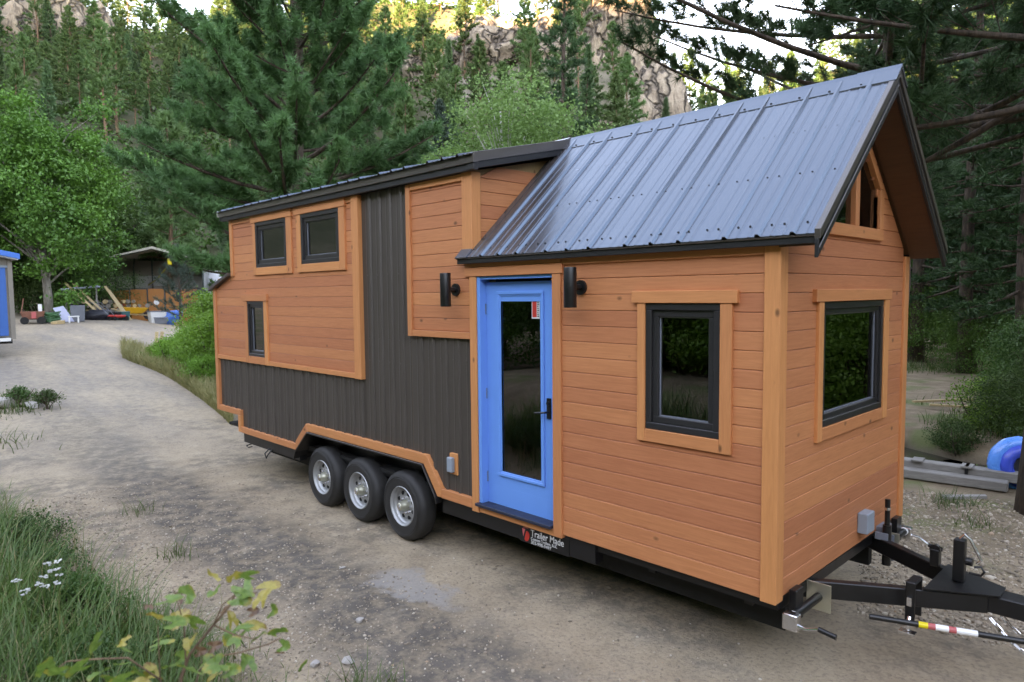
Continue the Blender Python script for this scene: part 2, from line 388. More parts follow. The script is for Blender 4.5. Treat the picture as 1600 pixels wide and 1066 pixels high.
go = bpy.data.objects.new('ground', gme); COL.objects.link(go); tag(go, kind='structure', label='dirt road and valley ground with worn tarmac patches', cat='ground')

# the ridge across the valley that keeps the evening sun off the road
xx = np.linspace(-420, 420, 90); yy = -np.concatenate([np.linspace(95, 185, 22), np.linspace(195, 300, 8)])
XX, YY = np.meshgrid(xx, yy); HR = np.interp(XX, [-420, -180, -60, 0, 80, 200, 420], [114, 118, 119, 118, 114, 104, 90])
tt = np.clip((-YY-95)/(180-95), 0, 1); ZZ = HR*(tt**1.1)*np.where(-YY > 185, 1-.5*(-YY-185)/115, 1)+5*fbm(XX*.05, YY*.05, 5)*tt-1.5
V = np.stack([XX, YY, ZZ], -1).reshape(-1, 3); n1, n2 = XX.shape
ii, jj = np.meshgrid(np.arange(n1-1), np.arange(n2-1), indexing='ij')
F = np.stack([ii*n2+jj, (ii+1)*n2+jj, (ii+1)*n2+jj+1, ii*n2+jj+1], -1).reshape(-1, 4)
rme = arr_mesh('wooded_ridge', V, F, True)
t = NT('ridge'); P = t.n('NewGeometry').outputs['Position']
t.base(t.ramp(t.noise(P, .25, 6, .7), [(.3, (.03, .05, .022)), (.55, (.06, .08, .035)), (.75, (.17, .14, .10))])); t.set(Roughness=1); t.bump(t.noise(P, .4, 5), 1, 3); M['ridge'] = t.m
rme.materials.append(t.m); ro = bpy.data.objects.new('wooded_ridge', rme); COL.objects.link(ro); tag(ro, 'wooded mountain ridge across the valley', 'ridge', kind='structure')

# creek water
t = NT('water'); P = t.n('NewGeometry').outputs['Position']
t.base((.020, .024, .014)); t.set(Roughness=.06, Specular_IOR_Level=.6); t.bump(t.noise(P, 5, 4), .12, .02); M['water'] = t.m
wv = []; cxs = np.interp(np.linspace(0, 1, 40), np.linspace(0, 1, len(CX)), CX); cys = np.interp(np.linspace(0, 1, 40), np.linspace(0, 1, len(CY)), CY)
for i in range(40):
    dx = cxs[min(i+1, 39)]-cxs[max(i-1, 0)]; dy = cys[min(i+1, 39)]-cys[max(i-1, 0)]; l = math.hypot(dx, dy)
    wv += [(cxs[i]-dy/l*2.0, cys[i]+dx/l*2.0, -.30), (cxs[i]+dy/l*2.0, cys[i]-dx/l*2.0, -.30)]
mb = MB(); mb.add(wv, [(2*i, 2*i+1, 2*i+3, 2*i+2) for i in range(39)]); o = mb.build('creek_water', 'water', recalc=False, smooth=True)
tag(o, 'still dark creek water behind the grey timbers', 'water', kind='structure')

# ------------------------------------------------------------------ the tiny house on its trailer
W = 2.59; YR = W/2
house = empty('tiny_house', (-4.5, YR, 0), 'orange cedar and dark metal tiny house with blue door on a triple axle trailer', 'tiny house')
# planes: side wall (a = x, b = z, d = depth behind the outer trim face), front wall (a = y)
SIDE = lambda a, b, d: (a, d, b)
FRONT = lambda a, b, d: (-d, a, b)
def pbox(mb, mp, a0, a1, b0, b1, d0, d1):
    q = [(a0, b0), (a1, b0), (a1, b1), (a0, b1)]
    return mb.prism([mp(a, b, d0) for a, b in q], [mp(a, b, d1) for a, b in q])
def ppoly(mb, mp, pts, d0, d1): return mb.prism([mp(a, b, d0) for a, b in pts], [mp(a, b, d1) for a, b in pts])
def board(mb, mp, ab, at, b0, b1, d0=.02, d1=.042, c=.0042):
    prof = [(b0, d1), (b0, d0+c), (b0+c, d0), (b1-c, d0), (b1, d0+c), (b1, d1)]
    e = lambda i, b: ab[i]+(at[i]-ab[i])*(b-b0)/(b1-b0)
    return mb.prism([mp(e(0, b), b, d) for b, d in prof], [mp(e(1, b), b, d) for b, d in prof])
PITCH = .1275; GAP = .0025
def siding(parent, mp, left, right, z0, z1, opens, mat='siding'):
    """rows of tongue-and-groove boards; left/right give the wall's edge at height z; opens are (a0, a1, b0, b1)"""
    z = z0; k = 0
    while z < z1-.02:
        b0, b1 = z+GAP/2, min(z+PITCH, z1)-GAP/2
        A0, A1 = (left(b0), left(b1)), (right(b0), right(b1))
        if A1[0]-A0[0] < .03: break
        if A1[1]-A0[1] < .01: A0, A1 = (A0[0], (A0[0]+A1[0])/2), (A1[0], (A0[0]+A1[0])/2+.004)
        segs = [(A0, A1)]; sl_ = []
        for (a0, a1, c0, c1) in opens:
            if c1 <= b0 or c0 >= b1: continue
            new = []
            for s0, s1 in segs:
                if a0 >= min(s1) or a1 <= max(s0): new.append((s0, s1)); continue
                new += [(s0, (a0, a0)), ((a1, a1), s1)]
            segs = new
            if c0-b0 > .012: sl_.append((a0, a1, b0, c0))
            if b1-c1 > .012: sl_.append((a0, a1, c1, b1))
        mbs = [board(MB(), mp, (s0[0], s1[0]), (s0[1], s1[1]), b0, b1) for s0, s1 in segs if s1[0]-s0[0] > .015]
        for q in sl_: pbox(mbs[0], mp, q[0], q[1], q[2], q[3], .02, .042)
        for mb in mbs: mb.build('siding_board', mat, parent)
        z += PITCH; k += 1
def cutboxes(mb, mp, a0, a1, b0, b1, opens, d0, d1):           # wall core with openings
    zs = sorted({b0, b1, *[z for o in opens for z in o[2:] if b0 < z < b1]})
    for z0, z1 in zip(zs, zs[1:]):
        iv = [(a0, a1)]
        for o in opens:
            if o[2] < z1-1e-6 and o[3] > z0+1e-6:
                iv = [p for s in iv for p in ((s[0], min(s[1], o[0])), (max(s[0], o[1]), s[1])) if p[1]-p[0] > 1e-4]
        for s in iv: pbox(mb, mp, s[0], s[1], z0, z1, d0, d1)
    return mb

# openings
SW = (-1.03, -.42, 1.67, 2.61); W0 = (-8.0, -7.46, 1.825, 2.625); W1 = (-7.65, -6.71, 3.10, 3.732); W2 = (-6.31, -5.37, 3.10, 3.732)
DR = (-2.93, -1.97, .66, 2.855); FW = (.70, 1.96, 1.705, 2.61)
# parts: wall groups
wside = MB(); cutboxes(wside, SIDE, -9.2, -.14, 1.04, 2.98, [SW, W0, DR], .06, .14); cutboxes(wside, SIDE, -8.45, -3.0, 2.98, 3.84, [W1, W2], .06, .14)
cutboxes(wside, SIDE, -3.5, -.14, .66, 1.04, [DR], .06, .14); cutboxes(wside, SIDE, -9.2, -6.7, .92, 1.04, [], .06, .14)
side_wall = wside.build('side_wall', 'inner', house)
wf = MB(); cutboxes(wf, FRONT, .06, 2.53, .66, 3.05, [FW], .06, .14)
ppoly(wf, FRONT, [(.06, 3.05), (.74, 3.05), (.74, 3.52), (.62, 3.57)], .06, .14); ppoly(wf, FRONT, [(1.85, 3.05), (2.53, 3.05), (1.97, 3.57), (1.85, 3.52)], .06, .14)
pbox(wf, FRONT, .74, 1.85, 3.05, 3.18, .06, .14)
front_wall = wf.build('front_wall', 'inner', house)
siding(side_wall, SIDE, lambda z: -1.872, lambda z: -.108, .637, 2.965, [SW])
siding(side_wall, SIDE, lambda z: -3.95, lambda z: -3.02 if z < 2.95 else -3.10, 2.327, 3.80, [])
def rearL(z): return -9.19 if z < 2.84 else (-9.19+(z-2.84)/.17*.70 if z < 3.01 else -8.47)
siding(side_wall, SIDE, rearL, lambda z: -5.075, 1.785, 3.80, [W0, W1, W2])
SL = .91; ZRW = 4.13                                             # roof slope, underside of the roof on the front wall
gl_ = lambda z: .105 if z < ZRW-SL*(YR-.105) else YR-(ZRW-z)/SL
GW = [(y0_, W-y0_, .637+k_*PITCH, .637+(k_+1)*PITCH) for k_, y0_ in ((20, .80), (21, .80), (22, .81), (23, .90), (24, 1.04), (25, 1.19))]
siding(front_wall, FRONT, gl_, lambda z: W-gl_(z), .637, ZRW-.02, [FW]+GW)
# dormer cheek, facing the hitch
ch = MB(); ppoly(ch, lambda a, b, d: (-3.0-d, a, b), [(.10, 3.02), (1.2, 4.1), (.10, 3.86)], .03, .10); cheek = ch.build('dormer_cheek', 'inner', house)
for k in range(7):
    b0 = 3.03+k*PITCH; b1 = b0+PITCH-GAP
    yl = .12; yr = lambda z: (z-3.02)/.98+.10
    y_up = lambda z: (z-3.86)/.22+.1
    lo = lambda z: max(yl, y_up(z))
    if yr(b1)-lo(b1) < .03: continue
    board(MB(), lambda a, b, d: (-3.0-d, a, b), (lo(b0), yr(b0)+.05), (lo(b1), yr(b1)+.05), b0, b1, .0, .025).build('siding_board', 'siding', cheek)

def trim(pts_or_box, mp=SIDE, mat='trim_v', d0=0.0, d1=.05, name='trim_board'):
    mb = MB()
    if len(pts_or_box) == 4 and not isinstance(pts_or_box[0], tuple): pbox(mb, mp, *pts_or_box, d0, d1)
    else: ppoly(mb, mp, pts_or_box, d0, d1)
    return mb.build(name, mat, house, bevel=.003)
for y0 in (0, W-.11):
    MB().box(-.11, 0, y0, y0+.11, .628, 2.985).build('corner_post', 'trim_v', house, bevel=.004)
trim((-1.862, -.112, 2.925, 2.985), mat='trim_h', d0=.004); trim((-3.10, -1.868, 2.942, 2.99), mat='trim_h', d0=.004)
trim((-3.085, -1.85, 2.856, 2.94), mat='trim_h', d0=-.006)
trim((-3.025, -2.932, .60, 2.854)); trim((-1.968, -1.872, .61, 2.854))
trim((-4.02, -3.948, 2.26, 3.83), d0=-.004); trim((-3.945, -3.028, 2.262, 2.326), mat='trim_h'); trim((-3.945, -3.125, 3.765, 3.83), mat='trim_h')
MB().box(-3.12, -2.975, 0, .118, 3.0, 3.84).build('corner_post', 'trim_v', house, bevel=.004)
trim((-5.075, -4.935, 1.72, 3.83), d0=-.012); trim((-9.16, -5.08, 1.722, 1.784), mat='trim_h'); trim((-8.45, -5.08, 3.765, 3.83), mat='trim_h', d0=.006)
MB().box(-9.27, -9.17, 0, .10, .89, 2.85).build('corner_post', 'trim_v', house, bevel=.004)
MB().box(-8.55, -8.455, 0, .10, 3.0, 3.84).build('corner_post', 'trim_v', house, bevel=.004)
trim((-9.168, -8.375, .89, .975), mat='trim_h'); trim((-8.465, -8.375, .637, .888))
trim((-8.373, -6.62, .635, .72), mat='trim_h')
OP = [(-6.66, .72), (-6.32, 1.03), (-3.735, 1.03), (-3.50, .722)]; IP = [(-6.60, .635), (-6.27, .93), (-3.79, .93), (-3.565, .63)]
trim([(-6.618, .635), IP[0], IP[1], OP[1], (-6.618, .757)], mat='trim_h', d0=-.003); trim([IP[1], IP[2], OP[2], OP[1]], mat='trim_h'); trim([IP[2], IP[3], (-3.51, .63), OP[3], OP[2]], mat='trim_h', d0=-.003)
trim((-3.505, -3.03, .625, .72), mat='trim_h'); trim((-2.93, -1.97, .605, .672), mat='trim_h', d0=.012)

# vertical ribbed metal panels
def metal_panel(x0, x1, zb, zt, name='metal_panel'):
    xs = []; x = x0
    while x < x1-1e-4:
        for dx, h in ((0, 0), (.085, 0), (.10, .004), (.115, 0), (.150, 0), (.162, .019), (.186, .019), (.198, 0)):
            if x+dx < x1: xs.append((x+dx, h))
        x += .2
    xs.append((x1, 0))
    for bx_ in (-6.66, -6.32, -3.735, -3.5):
        if x0 < bx_ < x1: xs.append((bx_, 0))
    xs = sorted(set(xs)); mb = MB(); n_ = len(xs)
    mb.add([(x, .045-h, zb(x)) for x, h in xs]+[(x, .045-h, zt(x)) for x, h in xs], [(i, i+1, n_+i+1, n_+i) for i in range(n_-1)])
    return mb.build(name, 'bronze', side_wall, recalc=False)
def zbot(x):
    if x < -8.42: return .95
    return max(.69, np.interp(x, [-6.66, -6.32, -3.735, -3.5], [.69, 1.0, 1.0, .69]))
for i in range(5):
    x0 = -9.18+i*.85; metal_panel(x0, x0+.85, zbot, lambda x: 1.74)
metal_panel(-4.94, -4.02, zbot, lambda x: 3.835); metal_panel(-4.018, -3.025, zbot, lambda x: 2.28)
MB().box(-4.935, -4.93, -.0, .03, 1.72, 3.82)
sc = MB()
for zc in (2.92, 1.95, 1.62, 2.2):
    for k in range(5):
        x = -4.83+k*.2
        if zc != 1.62: sc.box(x-.006, x+.006, .038, .045, zc-.006, zc+.006)
for k in range(5): sc.box(-3.93+k*.2-.006, -3.93+k*.2+.006, .038, .045, 2.04-.006, 2.04+.006)
for k in range(20): sc.box(-9.1+k*.2-.006, -9.1+k*.2+.006, .038, .045, 1.66-.006, 1.66+.006)
tag(sc.build('panel_screws', 'flashing', house), kind='stuff')

# windows
def ring(mb, mp, a0, a1, b0, b1, w, d0, d1):
    pbox(mb, mp, a0, a1, b0, b0+w, d0, d1); pbox(mb, mp, a0, a1, b1-w, b1, d0, d1)
    pbox(mb, mp, a0, a0+w, b0+w, b1-w, d0, d1); pbox(mb, mp, a1-w, a1, b0+w, b1-w, d0, d1); return mb
def window(o, mp, w=.045, sash=.05, casing=None, fd=.0):
    a0, a1, b0, b1 = o
    f = ring(MB(), mp, a0+.001, a1-.001, b0+.001, b1-.001, w, fd, .12).build('window', 'windowframe', house, bevel=.004)
    g = w; ring(MB(), mp, a0+g, a1-g, b0+g, b1-g, sash, fd+.02, .10).build('sash', 'windowframe', f, bevel=.004)
    g = w+sash; pbox(MB(), mp, a0+g-.005, a1-g+.005, b0+g-.005, b1-g+.005, fd+.05, fd+.056).build('pane', 'glass', f)
    gz = ring(MB(), mp, a0+g, a1-g, b0+g, b1-g, .008, fd+.04, .09).build('gasket', 'greyplastic', f)
    if casing:
        c0, c1, e0, e1, hx0, hx1, hz = casing
        cs = MB(); pbox(cs, mp, c0, a0-.001, e0, b1, -.004, .05); cs.build('casing_board', 'trim_v', f, bevel=.003)
        cs = MB(); pbox(cs, mp, a1+.001, c1, e0, b1, -.004, .05); cs.build('casing_board', 'trim_v', f, bevel=.003)
        cs = MB(); pbox(cs, mp, a0, a1, e0, b0-.001, -.003, .05); cs.build('casing_board', 'trim_h', f, bevel=.003)
        cs = MB(); pbox(cs, mp, hx0, hx1, b1+.001, hz, -.012, .05); cs.build('casing_board', 'trim_h', f, bevel=.003)
    return f
window(SW, SIDE, .05, .05, (-1.10, -.33, 1.575, 2.61, -1.145, -.29, 2.70), .006)
window(W0, SIDE, .04, .045, (-8.10, -7.36, 1.72, 2.62, -8.16, -7.34, 2.725))
window(W1, SIDE, .05, .055, (-7.74, -6.57, 2.995, 3.73, -7.78, -6.55, 3.835))
window(W2, SIDE, .05, .055, (-6.42, -5.24, 2.995, 3.73, -6.47, -5.22, 3.833))
window(FW, FRONT, .05, .04, (.615, 2.07, 1.61, 2.61, .545, 2.10, 2.70), .006)
# gable window: two panes under the roof slope
gw = MB(); gp = lambda y: 3.50+(YR-abs(y-YR)-.74)*SL
ppoly(gw, FRONT, [(.72, 3.09), (1.87, 3.09), (1.87, 3.18), (.72, 3.18)], -.006, .05)
gwin = gw.build('window', 'trim_h', house, bevel=.003)
for q in ([(.72, 3.18), (.80, 3.18), (.80, 3.50), (.72, 3.50)], [(1.79, 3.18), (1.87, 3.18), (1.87, 3.50), (1.79, 3.50)],
          [(YR-.04, 3.181), (YR+.04, 3.181), (YR+.04, 3.90), (YR-.04, 3.90)],
          [(.72, 3.502), (.80, 3.502), (YR, 3.955), (YR, 4.04)], [(1.87, 3.502), (1.79, 3.502), (YR, 3.955), (YR, 4.04)]):
    mb = MB(); ppoly(mb, FRONT, q, -.003, .05); mb.build('casing_board', 'trim_v', gwin, bevel=.003)
for q in ([(.80, 3.18), (YR-.04, 3.18), (YR-.04, 3.91), (.80, 3.49)], [(1.79, 3.18), (1.79, 3.49), (YR+.04, 3.91), (YR+.04, 3.18)]):
    mb = MB(); ppoly(mb, FRONT, q, .035, .041); mb.build('pane', 'glass', gwin)

# door
door = ring(MB(), SIDE, -2.90, -2.0, .70, 2.80, .001, .115, .12)
ring(door, SIDE, -2.887, -1.99, .70, 2.80, .178, .095, .135); pbox(door, SIDE, -2.887+.178, -1.99-.178, .878, 1.01, .095, .135)
pbox(door, SIDE, -2.887+.178, -1.99-.178, 2.69, 2.70, .095, .135)
do = door.build('door', 'blue', house, bevel=.003)
jb = MB(); pbox(jb, SIDE, DR[0]+.001, DR[0]+.042, .70, DR[3]-.001, .012, .14); pbox(jb, SIDE, DR[1]-.018, DR[1]-.001, .70, DR[3]-.001, .03, .14); pbox(jb, SIDE, DR[0]+.042, DR[1]-.018, DR[3]-.03, DR[3]-.001, .02, .14)
jb.build('door_jamb', 'blue', do, bevel=.002)
ml = ring(MB(), SIDE, -2.735, -2.142, .985, 2.715, .03, .078, .096); ring(ml, SIDE, -2.712, -2.165, 1.008, 2.692, .022, .086, .1); ml.build('glass_moulding', 'blue', do, bevel=.004)
mb = MB(); pbox(mb, SIDE, -2.705, -2.17, 1.01, 2.69, .105, .112); mb.build('pane', 'glass', do)
th_ = MB(); ppoly(th_, SIDE, [(-2.945, .672), (-1.972, .672), (-1.972, .70), (-2.945, .70)], -.035, .14); th_.build('threshold', 'sill', do, bevel=.003)
for hz in (.95, 1.75, 2.55):
    mb = MB().tube([(-2.889, .085, hz-.05), (-2.889, .085, hz+.05)], .008, 8); mb.build('hinge', 'chrome', do, smooth=True)
hd = MB(); pbox(hd, SIDE, -2.11, -2.065, 1.60, 1.78, .083, .096); hd.tube([(-2.087, .085, 1.66), (-2.087, .035, 1.66), (-2.205, .03, 1.645)], .009, 8); hd.lathe([(.018, .0), (.018, .02)], (-2.087, .07, 1.735), 'y', 14)
hd.build('handle', 'black', do, smooth=True)
mb = MB(); pbox(mb, SIDE, -2.30, -2.205, 2.47, 2.655, .1030, .1045); st = mb.build('sticker', 'sticker', do)
mb = MB(); pbox(mb, SIDE, -2.292, -2.240, 2.482, 2.647, .1015, .1029); mb.build('red_panel', 'red', st)
mb = MB()
for k in range(9): pbox(mb, SIDE, -2.232, -2.212-(k % 3)*.003, 2.485+k*.017, 2.496+k*.017, .1020, .1029)
mb.build('lettering', 'fascia', st)

# wall lamps
for x in (-3.235, -1.66):
    L_ = MB().lathe([(.0, .0), (.06, .0), (.06, .022), (.0, .022)], (x, -.002, 2.735), 'y', 20).build('wall_lamp', 'black', house, smooth=True)
    MB().tube([(x, -.0, 2.735), (x, -.085, 2.735)], .026, 12).build('arm', 'black', L_, smooth=True)
    MB().lathe([(.0, -.16), (.05, -.16), (.052, -.155), (.052, .155), (.05, .16), (.042, .16), (.042, .05), (.0, .05)], (x, -.118, 2.735), 'z', 24).build('lamp_shade', 'black', L_, smooth=True)
# outlet and its pale block, electrical box on the front
mb = MB(); pbox(mb, SIDE, -3.375, -3.255, .90, 1.11, .012, .05); ob = mb.build('outlet', 'trim_v', house, bevel=.003)
mb = MB(); pbox(mb, SIDE, -3.37, -3.29, .925, 1.075, -.035, .012); mb.build('outlet_cover', 'greybox', ob, bevel=.008)
mb = MB(); pbox(mb, FRONT, 1.50, 1.66, .735, .90, -.06, .02); mb.build('electrical_box', 'greybox', house, bevel=.006)

# roof
def ribbed(x0, x1, near, name, parent, p_eave, p_ridge, first=.0):
    """sheet between two (y, z) lines with ribs every 9 inches"""
    ey, ez = p_eave; ry, rz = p_ridge; d = Vector((0, ry-ey, rz-ez)).normalized(); n_ = Vector((1, 0, 0)).cross(d) * (1 if ry > ey else -1)
    xs = []; x = x0
    while x < x1-1e-4:
        for dx, h in ((0, 0), (.060, 0), (.066, .003), (.076, .003), (.082, 0), (.138, 0), (.144, .003), (.154, .003), (.160, 0), (.1850, 0), (.1975, .021), (.2155, .021), (.2285, 0)):
            if x+dx < x1: xs.append((x+dx, h))
        x += .2286
    xs.append((x1, 0)); k = len(xs); mb = MB()
    Vv = []
    for y, z in ((ey, ez), (ey+(ry-ey)*.5, ez+(rz-ez)*.5), (ry, rz)):
        Vv += [Vector((x, y, z))+n_*h for x, h in xs]
    Vv += [Vector((x, ey, ez))+n_*(h-.008) for x, h in xs]
    Fq = [(j*k+i, j*k+i+1, (j+1)*k+i+1, (j+1)*k+i) for j in range(2) for i in range(k-1)]+[(3*k+i, 3*k+i+1, i+1, i) for i in range(k-1)]
    mb.add(Vv, Fq)
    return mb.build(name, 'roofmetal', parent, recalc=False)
EY, EZ, RZ = -.075, 3.035, 4.265
dk = MB()
for sgn in (-1, 1):
    ye = YR+sgn*(YR-.0); q = [(YR, RZ-.02), (ye, EZ+.045), (ye, EZ-.03), (YR, RZ-.10)]
    dk.prism([(-2.95, y, z) for y, z in q], [(.24, y, z) for y, z in q])
    ye = YR+sgn*YR; q = [(YR, 4.265), (ye, 3.96), (ye, 3.88), (YR, 4.185)]
    dk.prism([(-8.6, y, z) for y, z in q], [(-2.96, y, z) for y, z in q])
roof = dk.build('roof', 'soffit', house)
for sgn, nm in ((1, 'near'), (-1, 'far')):
    ey = EY if sgn > 0 else W-EY
    for i in range(4):
        x0 = -2.975+i*.8095 if False else .245-(i+1)*.80505
        ribbed(x0, x0+.805, True, 'roof_panel', roof, (ey, EZ), (YR-sgn*.02, RZ))
    ey = -.10 if sgn > 0 else W+.10
    for i in range(7):
        x0 = -8.78+i*.844; ribbed(x0, x0+.844, True, 'roof_panel', roof, (ey, 3.972), (YR-sgn*.02, 4.285))
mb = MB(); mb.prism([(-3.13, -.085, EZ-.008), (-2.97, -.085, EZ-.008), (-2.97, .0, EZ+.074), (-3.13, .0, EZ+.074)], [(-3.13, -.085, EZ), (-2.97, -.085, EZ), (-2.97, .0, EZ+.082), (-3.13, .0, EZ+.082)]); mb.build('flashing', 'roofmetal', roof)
# ridge caps
def ridgecap(x0, x1, z, s_, w):
    q = [(YR-w, z-s_*w), (YR-.03, z-s_*.03+.012), (YR, z+.02), (YR+.03, z-s_*.03+.012), (YR+w, z-s_*w), (YR+w, z-s_*w-.012), (YR, z-.01), (YR-w, z-s_*w-.012)]
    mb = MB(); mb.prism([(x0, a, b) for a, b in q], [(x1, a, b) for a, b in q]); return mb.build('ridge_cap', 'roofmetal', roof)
ridgecap(-2.86, -.02, RZ+.028, SL, .125); ridgecap(-.025, .285, RZ+.033, SL, .128); ridgecap(-8.78, -2.87, 4.30, .23, .125)
# screws
sc = MB()
for sfr, nn in ((.06, 1), (.36, 1), (.66, 1), (.885, 1)):
    for k in range(14):
        for dx in (.020, .165):
            x = .245-.80505*4+k*.2286+dx
            if x > .2: continue
            y = EY+(YR-EY)*sfr; z = EZ+(RZ-EZ)*sfr
            sc.box(x-.005, x+.005, y-.007, y+.003, z-.002, z+.009)
for k in range(13): sc.box(-2.7+k*.2286-.007, -2.7+k*.2286+.007, YR-.115, YR-.10, RZ-.080, RZ-.062)
tag(sc.build('roof_screws', 'fascia', roof), kind='stuff')
# eave fascia and rakes
def fasc(b, mat='fascia', name='fascia_board'): return MB().box(*b).build(name, mat, roof, bevel=.003)
fasc((-3.13, .262, -.058, -.03, 2.975, 3.018)); fasc((-3.135, .268, -.070, -.028, 3.018, 3.03), 'flashing', 'drip_edge'); fasc((-3.13, .24, W+.03, W+.058, 2.975, 3.03))
fasc((-3.13, .262, -.052, -.0, 2.985, 3.05))
fasc((-8.70, -2.868, -.052, -.004, 3.832, 3.895)); fasc((-8.74, -2.86, -.072, -.004, 3.895, 3.972), 'flashing', 'fascia_flashing'); fasc((-8.70, -2.87, W+.004, W+.05, 3.83, 3.97))
fasc((-8.78, -8.74, -.085, -.04, 3.90, 3.985), 'chrome', 'end_cap')
def rake(x0, x1, y0, z0, y1, z1, top, bot, mat, name='rake_board'):
    mb = MB(); q = [(y0, z0+bot), (y1, z1+bot), (y1, z1+top), (y0, z0+top)]
    mb.prism([(x0, a, b) for a, b in q], [(x1, a, b) for a, b in q]); return mb.build(name, mat, roof, bevel=.003)
for sgn in (-1, 1):
    ye = YR+sgn*(YR+.075); ym = YR
    rake(.238, .262, ye, EZ, ym, RZ, -.035, -.150, 'fascia'); rake(.236, .275, ye, EZ, ym, RZ, .026, -.036, 'flashing', 'rake_flashing')
    rake(.262, .268, ye, EZ, ym, RZ, -.085, -.105, 'flashing', 'rake_edge')
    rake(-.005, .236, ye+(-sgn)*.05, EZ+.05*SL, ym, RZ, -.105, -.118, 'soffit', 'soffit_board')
    ye2 = YR+sgn*(YR+.06)
    rake(-2.962, -2.87, ye2, 3.972, ym, 4.285, -.075, -.135, 'fascia'); rake(-2.962, -2.858, ye2, 3.972, ym, 4.285, .018, -.075, 'flashing', 'rake_flashing')
    rake(-8.74, -8.70, ye2, 3.972, ym, 4.285, .01, -.13, 'fascia')
MB().prism([(-9.32, -.05, 2.845), (-8.56, -.05, 3.055), (-8.56, -.05, 3.005), (-9.32, -.05, 2.79)], [(-9.32, W+.05, 2.845), (-8.56, W+.05, 3.055), (-8.56, W+.05, 3.005), (-9.32, W+.05, 2.79)]).build('rear_roof', 'bronze', house, bevel=.003)
# far side, rear, floor and ceiling close the shell
fs = MB(); far = lambda a, b, d: (a, W-d, b)
cutboxes(fs, far, -9.2, -.14, .66, 3.0, [(-5.6, -4.3, 1.9, 2.62), (-2.2, -1.2, 1.6, 2.5)], .02, .12); cutboxes(fs, far, -8.5, -3, 3.0, 3.86, [], .02, .12); fs.build('far_wall', 'bronze', house)
for o4 in ((-5.6, -4.3, 1.9, 2.62), (-2.2, -1.2, 1.6, 2.5)):
    f = ring(MB(), far, *o4, .06, .015, .10).build('window', 'windowframe', house); mb = MB(); pbox(mb, far, o4[0]+.055, o4[1]-.055, o4[2]+.055, o4[3]-.055, .05, .056); mb.build('pane', 'glass', f)
MB().box(-9.24, -9.18, .1, W-.02, .92, 2.83).box(-8.52, -8.46, .1, W-.02, 2.95, 3.86).build('rear_wall', 'bronze', house)
MB().box(-9.17, -.14, .145, W-.125, .64, .68).build('floor', 'underside', house)
MB().box(-5.0, -4.9, .145, W-.5, 1.05, 3.0).box(-8.4, -5.0, .145, W-.125, 2.72, 2.78).build('partition', 'inner', house)

# chassis
ch = MB()
for y0 in (.055, W-.155): ch.box(-8.40, -6.62, y0, y0+.10, .48, .634).box(-3.55, -1.55, y0, y0+.10, .455, .624).box(-1.55, -.02, y0+.02, y0+.10, .565, .624).box(-6.62, -3.55, y0+.28 if y0 < 1 else y0-.28, y0+.38 if y0 < 1 else y0-.18, .50, .634)
for x in np.arange(-8.3, -.2, .8): ch.box(x, x+.06, .16, W-.16, .50, .60)
ch.box(-8.40, -.1, .16, W-.16, .60, .638).box(-.09, -.03, .16, W-.16, .545, .626)
ch.box(-6.6, -3.56, .30, W-.3, .64, .93)
ch.build('chassis', 'black', house)
for y0 in (.42, W-.50): MB().box(-8.3, -.12, y0, y0+.08, .27, .598).build('shade_frame_rail', 'underside', house)  # inner rails added deep and black to block light under the floor
for k in range(3): MB().tube([(-5.965+k*.874, .2, .385), (-5.965+k*.874, W-.2, .385)], .05, 8).build('axle', 'underside', house)
# fender
fd = MB(); I2 = [(-6.66, .52), (-6.60, .635), (-6.27, .93), (-3.79, .93), (-3.565, .62), (-3.55, .56)]
O2 = [(x, z) for x, z in I2]
for (a, b) in zip(I2, I2[1:]):
    nx, nz = -(b[1]-a[1]), b[0]-a[0]; l = math.hypot(nx, nz); nx, nz = nx/l*.022, nz/l*.022
    ppoly(fd, SIDE, [a, b, (b[0]-nx, b[1]-nz), (a[0]-nx, a[1]-nz)], -.028, .30)
fd.build('fender', 'black', house, bevel=.004)
